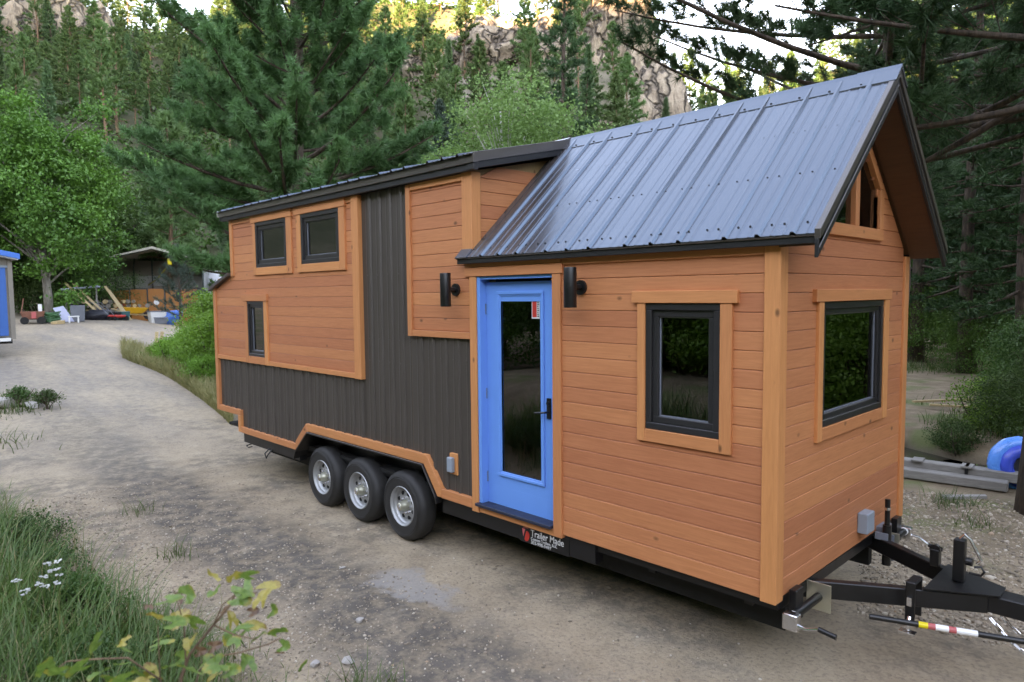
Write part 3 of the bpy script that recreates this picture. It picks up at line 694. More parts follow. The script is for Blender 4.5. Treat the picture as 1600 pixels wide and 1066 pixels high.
# wheels
def wheel(x, y, z, sgn):
    w = empty('wheel', (0, 0, 0)); w.parent = house; w.location = Vector((x, y, z))-house.location
    c = (x, y, z)
    S = lambda pr: [(r, sgn*h) for r, h in pr]
    MB().lathe(S([(.205, .035), (.225, .012), (.30, .002), (.345, .012), (.372, .035), (.383, .07), (.385, .118), (.383, .165), (.372, .2), (.345, .222), (.225, .222), (.205, .2)]), c, 'y', 40, True).build('tyre', 'tyre', w, smooth=True)
    tr = MB()
    for rr in (.30, .318): tr.lathe(S([(rr, .003), (rr+.004, -.001), (rr+.008, .003)]), c, 'y', 40, True)
    tr.build('tyre_ridge', 'tyre', w, smooth=True)
    for k in range(-1, 2): pass
    rim = MB().lathe(S([(.222, .018), (.215, .008), (.207, .012), (.20, .022), (.196, .05), (.185, .058), (.178, .085), (.165, .092), (.15, .075), (.12, .065), (.085, .075), (.07, .072), (.0, .072)]), c, 'y', 40, cap=False).build('rim', 'rim', w, smooth=True)
    ho = MB()
    for k in range(8):
        t_ = 2*math.pi*(k+.5)/8; MB().lathe(S([(.0, .063), (.021, .063), (.024, .072), (.021, .08), (0, .08)]), (x+.137*math.cos(t_), y, z+.137*math.sin(t_)), 'y', 12).build('dark_vent_disc', 'underside', rim)  # black discs paint the shade of the rim's open holes
    pass
    lu = MB()
    for k in range(8):
        t_ = 2*math.pi*k/8; MB().lathe(S([(.0, .045), (.011, .045), (.013, .075)]), (x+.085*math.cos(t_), y, z+.085*math.sin(t_)), 'y', 6).build('lug_nut', 'chrome', rim)
    pass
    hb = MB().lathe(S([(.062, .074), (.060, .045), (.052, .02), (.045, .0), (.043, -.02), (.036, -.026), (.0, -.026)]), c, 'y', 20).build('hub', 'zinc', w, smooth=True)
    MB().lathe(S([(.026, -.026), (.024, -.034), (0, -.036)]), c, 'y', 16).build('hub_cap', 'chrome', hb, smooth=True)
for k in range(3): wheel(-5.965+k*.874, .0, .383, 1); wheel(-5.965+k*.874, W, .383, -1)
# hitch: two tongue beams, coupler tube, upright jack, stabiliser jacks, locking bar
def beam(p, q, w, h, name='tongue_beam', mat='black'):
    p, q = Vector(p), Vector(q); d = (q-p).normalized(); s = Vector((0, 0, 1)).cross(d).normalized()*w/2; u = Vector((0, 0, h/2))
    mb = MB(); mb.prism([p-s-u, p+s-u, p+s+u, p-s+u], [q-s-u, q+s-u, q+s+u, q-s+u]); return mb.build(name, mat, house, bevel=.006)
beam((-.10, .60, .545), (.92, 1.23, .545), .07, .125); beam((-.10, 1.99, .543), (.90, 1.36, .543), .07, .123)
beam((.70, YR-.0, .547), (1.32, YR, .547), .17, .12, 'coupler'); beam((1.32, YR, .535), (1.95, YR, .535), .10, .09, 'coupler'); 
MB().prism([(.60, .98, .616), (1.0, 1.2, .616), (1.0, 1.39, .616), (.60, 1.6, .616)], [(.60, .98, .624), (1.0, 1.2, .624), (1.0, 1.39, .624), (.60, 1.6, .624)]).build('gusset_plate', 'black', house)
up = MB().box(.705, .775, YR-.035, YR+.035, .626, .93).build('jack_post', 'black', house, bevel=.006)
MB().tube([(.74, YR, .93), (.765, YR, .965), (.80, YR+.01, .935), (.865, YR+.02, .80), (.84, YR+.02, .77)], .010, 8).build('lever', 'chrome', up, smooth=True)
MB().tube([(.80, YR, .70), (.87, YR, .70), (.89, YR, .73), (.87, YR, .76), (.83, YR, .75)], .009, 8).lathe([(0, -.02), (.028, -.02), (.028, .02), (0, .02)], (.80, YR, .78), 'x', 12).build('latch', 'black', up, smooth=True)
MB().box(.50, .56, 1.50, 1.58, .61, .74).lathe([(.03, 0), (.03, .06)], (.53, 1.51, .74), 'y', 12).build('chain_lug', 'black', house, bevel=.006)
br = MB().box(.53, .59, .83, .845, .42, .70).box(.53, .59, .985, 1.0, .42, .70).box(.53, .59, .845, .985, .68, .70).build('bar_bracket', 'black', house, bevel=.004)
MB().tube([(.56, .83, .46), (.56, .80, .42), (.56, .80, .38)], .014, 8).box(.51, .61, .77, .83, .36, .372).build('bracket_pin', 'chrome', br); MB().box(.545, .575, .812, .83, .54, .60).build('bracket_bolt', 'chrome', br)
bar = MB().tube([(.36, .66, .455), (1.35, 1.12, .425)], .019, 12).build('spring_bar', 'black', house, smooth=True)
P0, P1 = Vector((.36, .66, .455)), Vector((1.35, 1.12, .425)); lp = lambda t_: P0.lerp(P1, t_)
MB().tube([lp(.27), lp(.32)], .0205, 12).build('tape_band', 'yellow', bar); 
for a, b, c in ((.32, .36, 'pinkred'), (.36, .43, 'white'), (.43, .47, 'pinkred'), (.47, .58, 'white')): MB().tube([lp(a), lp(b)], .0205, 12).build('tape_band', c, bar)
for dy, ph in ((-.1, 0), (.08, 1)):
    c_ = MB(); pts = [Vector((.95+k*.035, YR+dy-.02*math.sin(k*.4), .46-.23*math.sin(math.pi*min(1, k/22)))) for k in range(23)]
    for k in range(0, 22):
        d = (pts[k+1]-pts[k]).normalized(); s = (Vector((0, 1, 0)) if k % 2 else Vector((0, 0, 1))).cross(d).normalized()*.011
        c_.tube([pts[k]-d*.006-s*.4, pts[k]+s, pts[k+1]+s, pts[k+1]+d*.006, pts[k+1]-s, pts[k]-s, pts[k]-d*.006], .0035, 5)
    c_.build('safety_chain', 'chrome', house)
for y0, sg in ((.26, 1), (2.33, -1)):                            # swivel stabiliser jacks folded along the frame
    j = MB().tube([(.055, y0-sg*.12, .53), (.055, y0+sg*.30, .53)], .030, 12).build('stabiliser_jack', 'black', house, smooth=True)
    MB().box(.0, .05, y0-.06, y0+.06, .46, .68).build('mount_plate', 'black', j, bevel=.004)
    MB().box(-.03, .14, y0+sg*.30, y0+sg*.308, .43, .63).build('foot_plate', 'zinc', j, bevel=.002)
    MB().box(.01, .11, y0-sg*.15-.035, y0-sg*.15+.035, .455, .565).build('gear_head', 'chrome', j, bevel=.006)
    MB().lathe([(.034, 0), (.034, .03)], (.055, y0-sg*.12-.02, .53), 'y', 14).build('collar', 'white', j)
    ck = MB().tube([(.08, y0-sg*.16, .50), (.16, y0-sg*.16, .49), (.24, y0-sg*.16, .44 if sg < 0 else .52)], .011, 8).build('crank_arm', 'chrome', j, smooth=True)
    zz = .44 if sg < 0 else .52
    MB().tube([(.24, y0-sg*.16, zz), (.35, y0-sg*.16, zz-.015)], .018, 10).build('crank_grip', 'black', ck, smooth=True)
jk = MB().tube([(.075, 1.92, .38), (.075, 1.92, .72)], .034, 12).build('screw_jack', 'black', house, smooth=True)
MB().tube([(.075, 1.92, .72), (.075, 1.92, .94)], .021, 12).build('screw_tube', 'black', jk, smooth=True)
MB().lathe([(.024, -.012), (.024, .012)], (.075, 1.92, .86), 'z', 12).build('band', 'chrome', jk)
MB().box(.0, .10, 1.86, 1.875, .60, .66).box(-.02, .05, 1.95, 2.12, .60, .68).box(.04, .11, 1.985, 2.0, .40, .62).build('jack_bracket', 'greyplastic', jk)
MB().tube([(-8.2, .08, .47), (-8.2, .0, .455), (-8.08, -.02, .45), (-8.05, .03, .46)], .008, 6).build('tie_loop', 'black', house, smooth=True); MB().tube([(-7.55, .06, .50), (-7.55, -.01, .44), (-7.5, -.01, .38), (-7.45, -.01, .44), (-7.46, .06, .50)], .010, 6).build('tie_loop', 'black', house, smooth=True)
# maker's plate on the frame rail
def text(body, size, loc, mat, parent, rot=(math.pi/2, 0, 0), ext=.0012, sx=1):
    c = bpy.data.curves.new('t', 'FONT'); c.body = body; c.size = size; c.extrude = ext
    o = bpy.data.objects.new('t', c); COL.objects.link(o); dg = bpy.context.evaluated_depsgraph_get()
    me = bpy.data.meshes.new_from_object(o.evaluated_get(dg)); bpy.data.objects.remove(o)
    me.transform(Matrix.Translation(Vector(loc)-Vector(parent_world(parent))) @ Matrix.Rotation(rot[0], 4, 'X') @ Matrix.Diagonal((sx, 1, 1, 1)))
    me.materials.clear(); me.materials.append(M[mat]); o = bpy.data.objects.new('lettering', me); COL.objects.link(o); o.parent = parent; return o
pl = MB().box(-2.42, -1.83, .052, .0545, .445, .60).build('maker_plate', 'black', house)
lo_ = MB(); lo_.prism([(-2.395, .050, .565), (-2.355, .050, .565), (-2.378, .050, .495)], [(-2.395, .0518, .565), (-2.355, .0518, .565), (-2.378, .0518, .495)])
lo_.prism([(-2.39, .050, .575), (-2.35, .050, .59), (-2.31, .050, .578)], [(-2.39, .0518, .575), (-2.35, .0518, .59), (-2.31, .0518, .578)]); lo_.build('emblem', 'pinkred', pl)
e_ = [(-2.335+.033*math.cos(a)+.006*math.sin(a), .505+.048*math.sin(a)) for a in np.linspace(-2.4, 2.0, 14)]
mb = MB(); mb.prism([(a, .0495, b) for a, b in e_], [(a, .0518, b) for a, b in e_]); mb.build('emblem', 'red', pl)
text('Trailer Made', .088, (-2.285, .0508, .520), 'sticker', pl, sx=.86); text('Custom Trailers, LLC', .036, (-2.285, .0508, .487), 'sticker', pl); text('303-998-9497', .044, (-2.285, .0508, .450), 'sticker', pl)

# ------------------------------------------------------------------ vegetation generators (local coordinates, base at the origin)
def pol(a, r, z=None):
    a = math.radians(a); x = CAM[0]+r*(math.cos(a)*math.cos(YAW)+math.sin(a)*RT0.x); y = CAM[1]+r*(math.cos(a)*math.sin(YAW)+math.sin(a)*RT0.y)
    return (x, y, Hs(x, y) if z is None else z)
def unit(v): return v/np.maximum(np.linalg.norm(v, axis=-1, keepdims=True), 1e-9)
def tufts(P, A, K, nl, nw, rng, spread=.85, back=.12):
    n = len(P); P = np.repeat(P, K, 0); A = np.repeat(A, K, 0)
    d = unit(A*.75+rng.normal(0, 1, P.shape)*spread*.62); base = P-A*rng.rand(n*K, 1)*back*2
    side = unit(np.cross(d, rng.normal(0, 1, d.shape)))*nw; L = nl*(.7+.6*rng.rand(n*K, 1))
    tip = base+d*L; tip[:, 2] -= .06*L[:, 0]
    V = np.stack([base-side, base+side, tip], 1).reshape(-1, 3)
    return V, np.arange(len(V)).reshape(-1, 3)
def leaves(P, size, rng, up=.5, asp=.62):
    n = len(P); nrm = unit(rng.normal(0, 1, (n, 3))+np.array([0, 0, up])); a = unit(np.cross(nrm, rng.normal(0, 1, (n, 3)))); b = np.cross(nrm, a)
    s = size*(.65+.7*rng.rand(n, 1)); V = np.stack([P-a*s, P-b*s*asp+a*s*.1, P+a*s, P+b*s*asp+a*s*.1], 1).reshape(-1, 3)
    return V, np.arange(4*n).reshape(-1, 4)
def pine(seed, Ht, tr, z0, rmax, nbr, ntw, K, nl, nw, prof, el=(0, 40), curve=.25, seg=5, tw=.6, inner=.25, dead=0, lean=.15, trunk_n=9, sprd=.85, pom=False):
    rng = np.random.RandomState(seed); wd = MB()
    bend = lambda z: np.array([lean*math.sin(z*.35+seed), lean*math.cos(z*.28+seed*2), 0])*min(1, z/3)
    zs = np.linspace(-.25, Ht*.985, 9); wd.tube([tuple(bend(z)+[0, 0, z]) for z in zs], [max(.012, tr*(1-.93*max(0, z)/Ht)**.9+(.25*tr if z < 0 else 0)) for z in zs], trunk_n)
    TP, TA = [], []
    for i in range(nbr+dead):
        t = ((i+rng.rand())/nbr)**.92 if i < nbr else -rng.rand()*.5; z = z0+(Ht*.985-z0)*min(.985, t); az = i*2.39996+rng.normal(0, .35)
        if z < .5: continue
        Lb = rmax*prof(max(0, t))*(.72+.42*rng.rand())
        e = math.radians(el[0]+(el[1]-el[0])*max(0, t)+rng.normal(0, 7)); h = np.array([math.cos(az), math.sin(az), 0]); o = bend(z)+[0, 0, z]
        wob = np.array([-h[1], h[0], 0])*rng.normal(0, .12)*Lb
        f = lambda s: o+h*Lb*s*math.cos(e)+np.array([0, 0, Lb*(math.sin(e)*s+curve*s*s)])+wob*s*s
        pts = [tuple(f(s)) for s in np.linspace(0, 1 if i < nbr else .6, seg)]
        br = max(.008, tr*.30*(1-.75*max(0, t))*(Lb/rmax)); wd.tube(pts, [br*(1-.8*k/(seg-1))+.004 for k in range(seg)], 4 if br < .05 else 5, False)
        if i >= nbr: continue
        nt_ = max(3, int(ntw*(.35+.65*Lb/rmax)))
        for j in range(nt_):
            s = inner+(1-inner)*(j+rng.rand())/nt_; p = f(s); ax = unit(f(min(1, s+.05))-f(s-.05))
            lat = np.array([-h[1], h[0], 0])*(1 if rng.rand() < .5 else -1)
            d = unit(ax*.8+lat*rng.rand()*1.2*(1.15-s)+np.array([0, 0, .35+.4*rng.rand()])+rng.normal(0, .18, 3)); l = tw*(.35+.8*rng.rand())*(1.1-.5*s)*min(1, Lb)
            q = p+d*l; TP.append(q); TA.append(d)
            if l > .22: wd.tube([tuple(p), tuple(q)], [.007, .004], 3, False)
            if pom:
                for _ in range(2 if l > .5 else 1):
                    d2 = unit(d+rng.normal(0, .75, 3)+np.array([0, 0, .3])); q2 = p+d*l*rng.uniform(.35, .75)+d2*.22; TP.append(q2); TA.append(d2); wd.tube([tuple(q2-d2*.22), tuple(q2)], [.005, .003], 3, False)
            elif l > .45 and rng.rand() < .7:
                d2 = unit(d+rng.normal(0, .5, 3)); TP.append(p+d*l*.55+d2*.12); TA.append(d2)
    V, F = tufts(np.array(TP), np.array(TA), K, nl, nw, rng, sprd)
    me = arr_mesh('crown', V, F)
    wm = bpy.data.meshes.new('trunk'); wm.from_pydata(wd.v, [], wd.f); wm.polygons.foreach_set('use_smooth', [True]*len(wm.polygons))
    return wm, me
def broadleaf(seed, Ht, tr, zc, rx, rz, ncl, lpc, size, rcl=.55, stems=1, up=.5, lobes=.35):
    rng = np.random.RandomState(seed); wd = MB(); C = []
    for i in range(ncl):
        d = unit(rng.normal(0, 1, 3)); k = (1+lobes*math.sin(3*math.atan2(d[1], d[0])+seed)*math.cos(2.3*d[2]+seed*.7))
        C.append(d*np.array([rx, rx, rz])*k*(.35+.65*rng.rand()**.45)*(1-.25*max(0, d[2]))+[0, 0, zc])
    C = np.array(C); C[:, 2] = np.maximum(C[:, 2], .25)
    for s in range(stems):
        off = np.zeros(3) if stems == 1 else np.array([rng.normal(0, rx*.16), rng.normal(0, rx*.16), 0]); top = off*1.6+np.array([rng.normal(0, .2), rng.normal(0, .2), zc+rz*.55])
        pts = [off+(top-off)*k+np.array([math.sin(k*5+s), math.cos(k*4+s*2), 0])*tr*.8 for k in np.linspace(-.03, 1, 7)]
        wd.tube([tuple(p) for p in pts], [tr*(1-.8*k)+.006 for k in np.linspace(0, 1, 7)], 7)
        for c in C[rng.permutation(len(C))[:max(6, min(46, ncl//3)//stems)]]:
            k = np.clip((c[2]-zc+rz)/(2*rz)*.7+.1, .12, .9); o = off+(top-off)*k; mid = (o+c)/2+[0, 0, .12*np.linalg.norm(c-o)]
            r0 = tr*(1-.75*k)*.42; wd.tube([tuple(o), tuple(mid), tuple(c)], [r0+.004, r0*.6+.003, .004], 4, False)
    P = np.repeat(C, lpc, 0)+rng.normal(0, rcl*.5, (ncl*lpc, 3))*np.array([1, 1, .7]); P[:, 2] = np.maximum(P[:, 2], .05)
    V, F = leaves(P, size, rng, up); me = arr_mesh('crown', V, F)
    wm = bpy.data.meshes.new('trunk'); wm.from_pydata(wd.v, [], wd.f); wm.polygons.foreach_set('use_smooth', [True]*len(wm.polygons))
    return wm, me
def plant(kind, name, meshes, mats, label, cat, loc, group=None, rot=0, sc=1, names=('trunk', 'crown')):
    r = empty(name, loc, label, cat, group); r.rotation_euler = (0, 0, rot); r.scale = (sc, sc, sc) if not isinstance(sc, tuple) else sc
    for me, mt, nm in zip(meshes, mats, names):
        if not me.materials: me.materials.append(M[mt])
        o = bpy.data.objects.new(nm, me); COL.objects.link(o); o.parent = r
    return r
cone = lambda t: (1-t)**.85
ponde = lambda t: (math.sin(min(1, t*3.2+.45)*1.57))*(1-t)**.62
# large pines near the house
big = pine(11, 15.5, .30, 2.5, 3.85, 120, 27, 82, .19, .0108, ponde, (-2, 42), .25, 6, 1.05, sprd=2.2, pom=True)
plant('', 'ponderosa_pine', big, ('bark', 'needle'), 'big full ponderosa pine rising behind the loft end of the orange house', 'pine tree', (-14.1, 3.9, Hs(-14.1, 3.9)-.05), rot=.6)
rp = pine(23, 15, .27, 5.2, 6.4, 72, 30, 74, .17, .0088, lambda t: (.85+.15*math.sin(t*9))*(1-t)**.4, (-4, 30), .18, 7, 1.25, .2, lean=.25, sprd=2.0, pom=True)
plant('', 'ponderosa_pine', rp, ('bark', 'needle_dark'), 'tall open pine with long sparse boughs above the gable roof', 'pine tree', (-2.6, 10.0, Hs(-2.6, 10.0)-.05), rot=2.1)
ep = pine(37, 13, .22, 4.7, 4.3, 60, 30, 70, .17, .0088, lambda t: (.8+.2*math.sin(t*7))*(1-t)**.45, (-10, 25), .12, 7, 1.1, .2, lean=.12, sprd=2.0, pom=True)
plant('', 'ponderosa_pine', ep, ('bark', 'needle_dark'), 'dark pine whose trunk stands beside the blue inflatable ring', 'pine tree', (.545, 5.92, Hs(.545, 5.92)-.05), rot=4.0)
# conifer kinds for the slopes
K1 = pine(51, 11, .17, 1.2, 2.7, 70, 15, 13, .42, .055, cone, (-8, 20), .08, 3, .5, .2, trunk_n=6)          # dense
K2 = pine(52, 12.5, .18, 4.0, 2.5, 52, 15, 13, .44, .055, lambda t: (1-t)**.6*(.8+.2*math.sin(t*17)), (0, 30), .15, 3, .6, .25, dead=8, trunk_n=6)   # bare lower trunk
K3 = pine(53, 9, .14, .7, 2.7, 66, 14, 13, .42, .055, lambda t: (1-t)**.7, (-5, 30), .12, 3, .55, .2, trunk_n=6)  # bushy young
K4 = pine(54, 14, .2, 5.0, 2.7, 44, 15, 13, .46, .058, lambda t: (1-t)**.45*(.7+.3*math.sin(t*13+1)), (5, 35), .2, 3, .7, .3, dead=12, trunk_n=6)
HF = pine(58, 10.5, .15, .8, 1.9, 80, 13, 13, .38, .05, lambda t: (1-t)**.9*(.8+.2*math.sin(t*23)), (-14, 10), .06, 3, .45, .15, trunk_n=6)    # narrow fir
SP = pine(55, 11, .17, .6, 2.3, 105, 20, 20, .20, .022, lambda t: (1-t)**.9, (-14, 12), .10, 4, .45, .12, lean=.05)    # spruce
FR = pine(56, 24, .30, 3.0, 3.3, 120, 20, 17, .28, .028, lambda t: (1-t)**.75*(.75+.25*math.sin(t*31)), (-16, 14), .12, 4, .7, .15, lean=.08)
plant('', 'blue_spruce', SP, ('bark', 'needle_blue'), 'slim pointed blue-green spruce showing above the dormer roof', 'spruce tree', pol(-5.8, 30))
plant('', 'fir_tree', FR, ('bark', 'needle_dark'), 'tall dark ragged fir rising beside the pale rock face', 'fir tree', pol(4.5, 44))
YP = pine(57, 3.9, .07, .25, 1.35, 46, 12, 26, .17, .010, lambda t: (1-t)**.7, (5, 45), .25, 4, .35, .2, lean=.05)
plant('', 'young_pine', YP, ('bark', 'needle_blue'), 'small young pine growing in front of the carport', 'pine tree', pol(-25.6, 36.5))
# broadleaf trees
D1 = broadleaf(61, 11, .20, 6.1, 3.5, 4.2, 300, 190, .075, .62, lobes=.5)
plant('', 'broadleaf_tree', D1, ('bark_grey', 'leaf'), 'large bright green broadleaf tree with pale trunk beside the junk pile', 'tree', pol(-34.0, 38))
D2 = broadleaf(62, 9, .2, 5.4, 2.9, 3.3, 220, 160, .08, .6, lobes=.5)
plant('', 'broadleaf_tree', D2, ('bark', 'leaf_dark'), 'darker leafy tree standing behind the carport edge', 'tree', pol(-30.6, 47.5))
plant('', 'broadleaf_tree', D2, ('bark', 'leaf_dark'), 'dark leafy tree behind the blue trailer building', 'tree', pol(-37.5, 43), rot=2)
AS = broadleaf(63, 8.5, .11, 6.0, 2.15, 2.9, 200, 90, .05, .5, lobes=.5)
plant('', 'aspen_tree', AS, ('bark_white', 'leaf_aspen'), 'pale green aspen with white twigs above the dormer roof', 'aspen tree', pol(.2, 26), sc=1.22)
plant('', 'aspen_tree', AS, ('bark_white', 'leaf_aspen'), 'aspen standing across the road from the blue door', 'aspen tree', (-6.5, -13.0, Hs(-6.5, -13)), rot=1)
# shrubs
B1 = broadleaf(71, 2.6, .03, 1.35, 1.15, 1.35, 150, 90, .036, .38, 7, lobes=.45)
B2 = broadleaf(72, 1.6, .02, .8, .95, .8, 95, 90, .034, .32, 7, lobes=.45)
_dk = {}
def dark_of(me):                                                # the same shrub in its darker kind
    if me[1].name not in _dk: _dk[me[1].name] = tuple(m_.copy() for m_ in me); [m_.materials.clear() for m_ in _dk[me[1].name]]
    return _dk[me[1].name]
B3 = broadleaf(73, 3.2, .035, 1.9, 1.7, 1.7, 165, 130, .036, .5, 5, lobes=.5)
for a, r, me, sc, lb in ((-23.4, 20.5, B1, .74, 'tall bright shrub touching the rear corner of the orange house'), (-24.7, 21.5, B1, .54, 'bright roadside shrub between the house and the young pine'),
                         (-26.0, 23.0, B2, .66, 'rounded shrub at the bend of the dirt road'), (-27.1, 24.0, B2, .42, 'small low shrub at the outer end of the roadside thicket'),
                         (-24.0, 19.6, B2, .55, 'low shrub in front of the thicket by the house'), (-23.3, 24, B1, .9, 'tall shrub at the back of the roadside thicket')):
    plant('', 'roadside_shrub', me, ('bark', 'leaf_bush'), lb, 'shrub', pol(a, r), 'shrubs by the road', rot=a*3, sc=sc)
for a, r, me, sc, mt, lb in ((35.4, 16.0, B2, .7, 'leaf', 'leafy green shrub overhanging the creek'), (37.4, 14.5, B3, .45, 'leaf_dark', 'dark leafy shrub at the creek beside the pine trunk'), (36.4, 20, B3, .5, 'leaf', 'tall shrub behind the creek bank'),
                             (29.2, 31, B3, 1.1, 'leaf', 'green shrub at the edge of the dirt clearing'), (38.2, 17, B3, .7, 'leaf_dark', 'broad dark shrub behind the pine trunk'), (33.8, 27, B3, .7, 'leaf', 'shrub at the foot of the dark conifers'),
                             (33.0, 14.4, B2, .4, 'leaf_dark', 'small sprig on the muddy far creek bank'), (35.2, 13.0, B2, .35, 'leaf', 'low leafy plant at the water edge')):
    plant('', 'creek_shrub', dark_of(me) if mt == 'leaf_dark' else me, ('bark', mt), lb, 'shrub', pol(a, r), 'shrubs along the creek', rot=a*2, sc=sc)
for a, r, sc, lb in ((-36.3, 41, 1.1, 'dark undergrowth shrub behind the garden cart'), (-33.0, 42, 1.2, 'dark undergrowth shrub behind the broadleaf trunk'), (-31.3, 43.5, 1.1, 'dark undergrowth shrub behind the wood pile'), (-34.8, 43, 1.3, 'tall dark shrub between the blue building and the broadleaf trunk')):
    plant('', 'undergrowth_shrub', dark_of(B3), ('bark', 'leaf_dark'), lb, 'shrub', pol(a, r), 'undergrowth behind the junk', rot=a, sc=sc)
BW = dark_of(B2)
for i, (x, y, sc) in enumerate(((-1.0, -3.55, .22), (-2.1, -3.55, .26), (-3.1, -3.35, .28), (-.5, -3.35, .16), (-4.4, -3.3, .32), (-1.6, -3.2, .2), (-2.7, -3.0, .2), (-5.6, -3.2, .34))):
    plant('', 'bank_weed', BW, ('bark', 'leaf_dark'), 'small leafy weed growing in the bank grass', 'weed', (x, y, Hs(x, y)-.02), 'leafy weeds in the bank grass', rot=i*1.7, sc=sc)
# conifers close behind the right-hand clearing
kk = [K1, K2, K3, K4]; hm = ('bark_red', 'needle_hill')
dk_ = [tuple(m_.copy() for m_ in k) for k in (K1, K3, SP)]
FRd = tuple(m_.copy() for m_ in FR)
for a, r, sc, rz, lb in ((30.4, 30, .8, 1, 'tall dark fir behind the dirt clearing'), (33.4, 27, .75, 2, 'tall dark fir above the creek shrubs'), (36.6, 23, .7, 3, 'dark fir behind the pine trunk'), (39.5, 25, .8, 4, 'dark fir at the outer side of the creek'), (27.4, 35, .85, 5, 'dark fir behind the gable end'), (34.8, 36, .9, 6, 'dark fir at the back of the creek stand'), (31.8, 41, 1, 7, 'tallest fir behind the dirt clearing')):
    plant('', 'dark_fir', FRd, ('bark', 'needle_dark'), lb, 'fir tree', pol(a, r), 'firs beyond the creek', rot=rz, sc=sc)
for i, (a, r, k, sc) in enumerate(((26.5, 36, 0, 1.1), (29.6, 40, 0, 1.2), (32.6, 37, 1, 1.2), (35.2, 34, 0, 1.2), (37.8, 30, 1, 1.3), (39.5, 38, 0, 1.4), (31.2, 48, 0, 1.3), (34.2, 50, 0, 1.2), (24.0, 46, 1, 1.2), (41, 26, 0, 1.2))):
    plant('', 'dark_conifer', dk_[k], ('bark', 'needle_dark'), 'dark conifer standing beyond the creek clearing', 'conifer', pol(a, r), 'conifers beyond the creek clearing', rot=i*1.3, sc=sc)
# pines on the hillside
rng = np.random.RandomState(101); spots = []
lab = ['dense pointed pine ', 'pine with bare lower trunk ', 'short bushy pine ', 'thin-crowned pine ']
tries = 0
while len(spots) < 440 and tries < 60000:
    tries += 1; a = rng.uniform(-43, 42); rb, rr = np.interp(a, _HT[:, 0], _HT[:, 3]), np.interp(a, _HT[:, 0], _HT[:, 1])
    r = math.sqrt(rng.uniform((rb-4)**2, (rr+6)**2))
    if -6.5 < a < 14 and rng.rand() < (.05 if r < 80 else .6): continue
    if 16 < a < 27 and rng.rand() < .4: continue
    x, y, _ = pol(a, r, 0)
    if any((x-p[0])**2+(y-p[1])**2 < (2.7 if a < -7 else 3.3)**2 for p in spots): continue
    spots.append((x, y, a, r))
def slope_where(a, r):
    w = ('on the slope above the large broadleaf tree' if a < -30 else 'on the slope above the carport' if a < -20 else 'on the slope behind the big ponderosa' if a < -8 else 'among the granite domes' if a < 4 else 'beside the high granite tower' if a < 14 else 'on the slope beyond the gable roof')
    return w+(', by the skyline' if r > 108 else ', low down' if r < 66 else '')
for i, (x, y, a, r) in enumerate(spots):
    k = rng.choice(4, p=[.36, .26, .22, .16]) if a < -7 else rng.choice(4, p=[.22, .36, .17, .25]); sc = rng.uniform(.55, .95)
    if i % 3 == 2:
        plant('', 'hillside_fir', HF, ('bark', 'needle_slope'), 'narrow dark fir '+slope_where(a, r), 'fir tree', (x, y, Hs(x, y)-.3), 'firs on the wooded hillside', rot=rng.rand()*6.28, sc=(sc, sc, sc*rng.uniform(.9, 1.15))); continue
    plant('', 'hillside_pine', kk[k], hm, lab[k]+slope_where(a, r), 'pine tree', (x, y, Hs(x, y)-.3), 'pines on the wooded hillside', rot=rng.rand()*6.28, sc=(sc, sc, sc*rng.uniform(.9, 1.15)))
# trees across the road, behind the camera: the windows mirror them
for i, (x, y, k, sc) in enumerate(((-10, -11, 0, .9), (-13, -9.5, 2, 1), (-4, -15, 1, 1), (-1, -14, 0, 1), (-9, -16, 2, 1.3), (-14, -16, 1, 1.1), (3, -17, 0, 1), (-18, -13, 0, 1), (-3, -20, 0, 1.2), (6, 15, 0, .9), (9, 18, 2, 1.1), (4.5, 19, 0, 1), (7.5, 23, 1, 1.2), (11, 14, 0, 1), (13, 22, 0, 1.2), (8.5, 9, 0, .95), (11, 4, 2, 1.2), (12.5, 8.5, 0, 1.1), (10.5, -1.5, 0, 1), (14, 1, 0, 1.2), (6.2, 11.5, 2, .9), (13, -5.5, 2, 1.2), (16, 5, 1, 1.2), (16, 12, 0, 1.2), (-7.5, -10, 2, .8), (-11.5, -13, 0, 1.1), (-6, -17.5, 0, 1.2), (-15.5, -12, 0, 1.1), (0.5, -11.5, 2, .9))):
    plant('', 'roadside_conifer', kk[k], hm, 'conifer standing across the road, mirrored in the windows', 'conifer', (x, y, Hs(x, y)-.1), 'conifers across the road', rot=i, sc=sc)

for i, (x, y, k, sc) in enumerate(((-3.2, -7.6, 0, 1.0), (-5.2, -8.4, 1, 1.3), (-7.2, -8.0, 0, 1.1), (-9.5, -8.6, 2, 1.0), (-12, -7.6, 0, 1.1), (-6.0, -10.2, 2, 1.2), (-4.2, -9.6, 2, 1.0), (2.6, 9.6, 0, 1.1), (3.9, 11.2, 2, 1.1), (5.2, 9.8, 1, 1.4), (4.4, 13.2, 2, 1.3), (6.8, 12.6, 0, 1.2), (2.9, 12.4, 0, 1.2))):
    plant('', 'leafy_shrub', (B1, B2, B3)[k], ('bark', 'leaf_bush'), 'leafy shrub mirrored in the '+('side' if y < 0 else 'front')+' windows', 'shrub', (x, y, Hs(x, y)), 'shrubs mirrored in the windows', rot=i, sc=sc)
